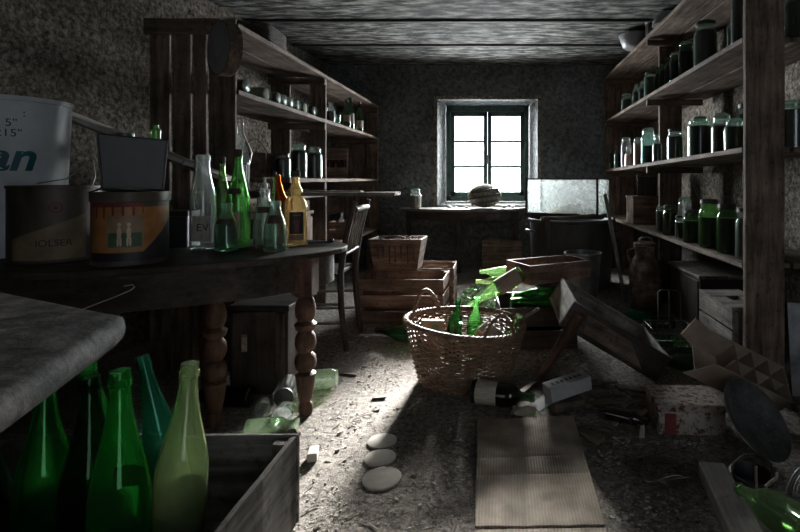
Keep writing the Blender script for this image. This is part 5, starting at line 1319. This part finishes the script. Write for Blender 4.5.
# ------------------------------------------------------------------ scraps among the debris
SG = 'wood scraps on the floor'
sc = [(.25, 2.45, .012, .34, .018, .010, 12, 'long thin stick lying in front of the dark bottle crate'),
      (.50, 2.30, .002, .42, .016, .012, -9, 'long straight stick in front of the broken table'),
      (.46, 2.22, .002, .26, .05, .014, 15, 'broad brown offcut left of the rusty tin box'),
      (.50, 2.11, .002, .20, .028, .012, -35, 'slanting offcut just left of the rusty tin box'),
      (.38, 2.36, .002, .24, .07, .012, 6, 'flat pale board piece below the broken table leg'),
      (.66, 2.345, .0025, .20, .06, .016, -18, 'short thick offcut under the low end of the broken table') ,
      (.10, 2.33, .002, .22, .034, .016, 60, 'dark offcut right of the wicker basket foot'),
      (.335, 1.93, .002, .12, .05, .020, -48, 'grey wood chunk at the right edge of the cardboard'),
      (.375, 1.99, .002, .13, .024, .012, -20, 'split lath lying right of the cardboard'),
      (.56, 1.80, .002, .25, .012, .008, 20, 'thin twig on the bare floor before the tin box'),
      (-.93, 1.72, .002, .12, .02, .010, 30, 'small brown chip on the floor behind the grey crate'),
      (-.56, 2.28, .002, .06, .03, .008, 10, 'small flat chip on the bright floor left of the basket'),
      (-.78, 2.55, .002, .09, .02, .008, -15, 'thin chip on the bright floor near the chair')]
for (x, y, z, L_, w_, h_, a, lab) in sc:
    tag(obj('wood_scrap', MB().plank(-L_/2, L_/2, -w_/2, w_/2, 0, h_, 'x', 5, min(.003, h_*.25)), M['scrap'], loc=(x, y, z), rot=(0, 0, R(a)), bevel=.0015), lab, 'wood scrap', SG)
vessel('glass_bottle', 'bottle', 'brown bottle end lying right of the grey printed carton', (.435, 2.075, .034), .03, .17, 'smallbottle', 'brown', None, lay_rot((.8, -.5, 0)))
tag(obj('wire_tangle', MB().tube([(.09*math.cos(t*.9)*(1+.3*math.sin(t*1.7)), .06*math.sin(t*.9)*(1+.3*math.cos(t*2.3)), .012 + .009*math.sin(t*3.1)) for t in [i*.25 for i in range(150)]], .0025, 5), M['wire'], loc=(.54, 1.69, .004), smooth=50), 'tangled coil of thin dark wire on the floor before the tin box', 'wire')
pc = sheet((-.07, -.05), (.08, -.045), (.07, .05), (-.06, .06), 8, 8, lambda u, v: .03*abs(noise.noise(Vector((u*2.5+4, v*2.5, 1)))) + .001, .002)
tag(obj('crumpled_paper', pc, M['leafdust'], loc=(.34, 2.55, .004), rot=(0, 0, .7)), 'crumpled grey paper under the raised end of the broken table', 'paper')
tag(obj('paper_flake', MB().hexa([(0, 0, 0), (.02, -.004, 0), (.02, .004, 0), (0, .008, 0), (.006, 0, .045), (.02, -.002, .05), (.02, 0, .05), (.006, .004, .045)]), M['paper'], loc=(.53, 1.93, .002)), 'small white paper flake standing on the dark floor', 'paper')

# a litter of broken scraps that nothing tells apart
GSC = 'broken scraps in the debris heap'
spots = []
k = 0
while len(spots) < 26 and k < 4000:
    k += 1
    x, y = rnd(.30, .64), rnd(2.00, 2.42)
    if any(math.hypot(x-a, y-b) < .058 for a, b in spots) or (x < .42 and y < 2.30): continue
    if any(math.hypot((x-a[0])*.8, y-a[1]) < .05 for a in sc): continue
    spots.append((x, y))
for i, (x, y) in enumerate(spots):
    L_, w_ = rnd(.05, .10), rnd(.014, .034)
    tag(obj('wood_scrap', MB().plank(-L_/2, L_/2, -w_/2, w_/2, 0, rnd(.006, .014), 'x', 4, .002), M['scrap' if i % 3 else 'grey_x'], loc=(x, y, .002 + .004*(i % 3)), rot=(R(rnd(-6, 6)), R(rnd(-10, 4)), rnd(0, 3)), bevel=.0015), 'rough broken wood scrap lying in the debris before the broken table', 'wood scrap', GSC)

# chips, crumbs and straw trodden into the floor: nobody could count them
bpy.context.view_layer.update()
BOX = []
for o in COL.objects:
    if o.type != 'MESH' or o.name.split('.')[0] in ('floor', 'wall_left', 'wall_right', 'wall_back', 'ceiling'): continue
    ps = [o.matrix_world @ Vector(c) for c in o.bound_box]
    if min(p.z for p in ps) < .03: BOX.append((min(p.x for p in ps)-.02, max(p.x for p in ps)+.02, min(p.y for p in ps)-.02, max(p.y for p in ps)+.02))
def blocked(x, y):
    return any(a-.006 < x < b+.006 and c-.006 < y < d+.006 for a, b, c, d in BOX) or (-1.15 < x < -.42 and y < 1.15) or (-.42 < x < .05 and 2.2 < y < 2.8) or (-.1 < x < .31 and 1.2 < y < 2.08) or x < LW(y)+.1 or x > RWX-.05
g = MB()
def chip(x, y, s, zmax):
    n_ = random.choice((4, 5, 5, 6)); a0 = rnd(0, 6.28); h = s*rnd(.15, .5)
    tx_, ty_ = rnd(-.25, .25), rnd(-.25, .25)
    pb = []; pt = []
    for k in range(n_):
        a = a0 + 2*math.pi*k/n_ + rnd(-.3, .3); r_ = s*rnd(.6, 1.2)
        px_, py_ = r_*math.cos(a), r_*math.sin(a)*rnd(.5, 1)
        pb.append((x+px_, y+py_, .0006)); pt.append((x+px_*.8, y+py_*.8, .0012 + max(.001, h + tx_*px_ + ty_*py_)))
    g.add(pb + pt, [tuple(range(n_))[::-1], tuple(range(n_, 2*n_))] + [(i, (i+1) % n_, n_+(i+1) % n_, n_+i) for i in range(n_)])
cnt = 0
while cnt < 3000:
    y = 1.25 + 3.6*random.random()**1.6; x = rnd(-1.3, 1.2)
    if blocked(x, y): continue
    chip(x, y, rnd(.002, .006) if random.random() < .9 else rnd(.006, .013), 0); cnt += 1
cnt = 0
while cnt < 700:
    x, y = random.gauss(.55, .30), random.gauss(2.25, .40)
    if blocked(x, y) or y < 1.3: continue
    chip(x, y, rnd(.003, .010), 0); cnt += 1
rch = tag(obj('rubble_chips', g, M['chip']), 'pale chips and crumbs scattered over the dirt floor', 'rubble', kind='stuff')
g = MB(); cnt = 0
while cnt < 420:
    x, y = rnd(-1.2, 1.1), 1.3 + 3*random.random()**1.5
    if blocked(x, y): continue
    a = rnd(0, 3.14); L_ = rnd(.015, .06)
    if blocked(x+L_*math.cos(a), y+L_*math.sin(a)): continue
    g.bar((x, y, .0035), (x+L_*math.cos(a), y+L_*math.sin(a), .0035+rnd(0, .006)), rnd(.0015, .004), .002); cnt += 1
obj('straw', g, M['leafdust'], rch)['kind'] = 'stuff'
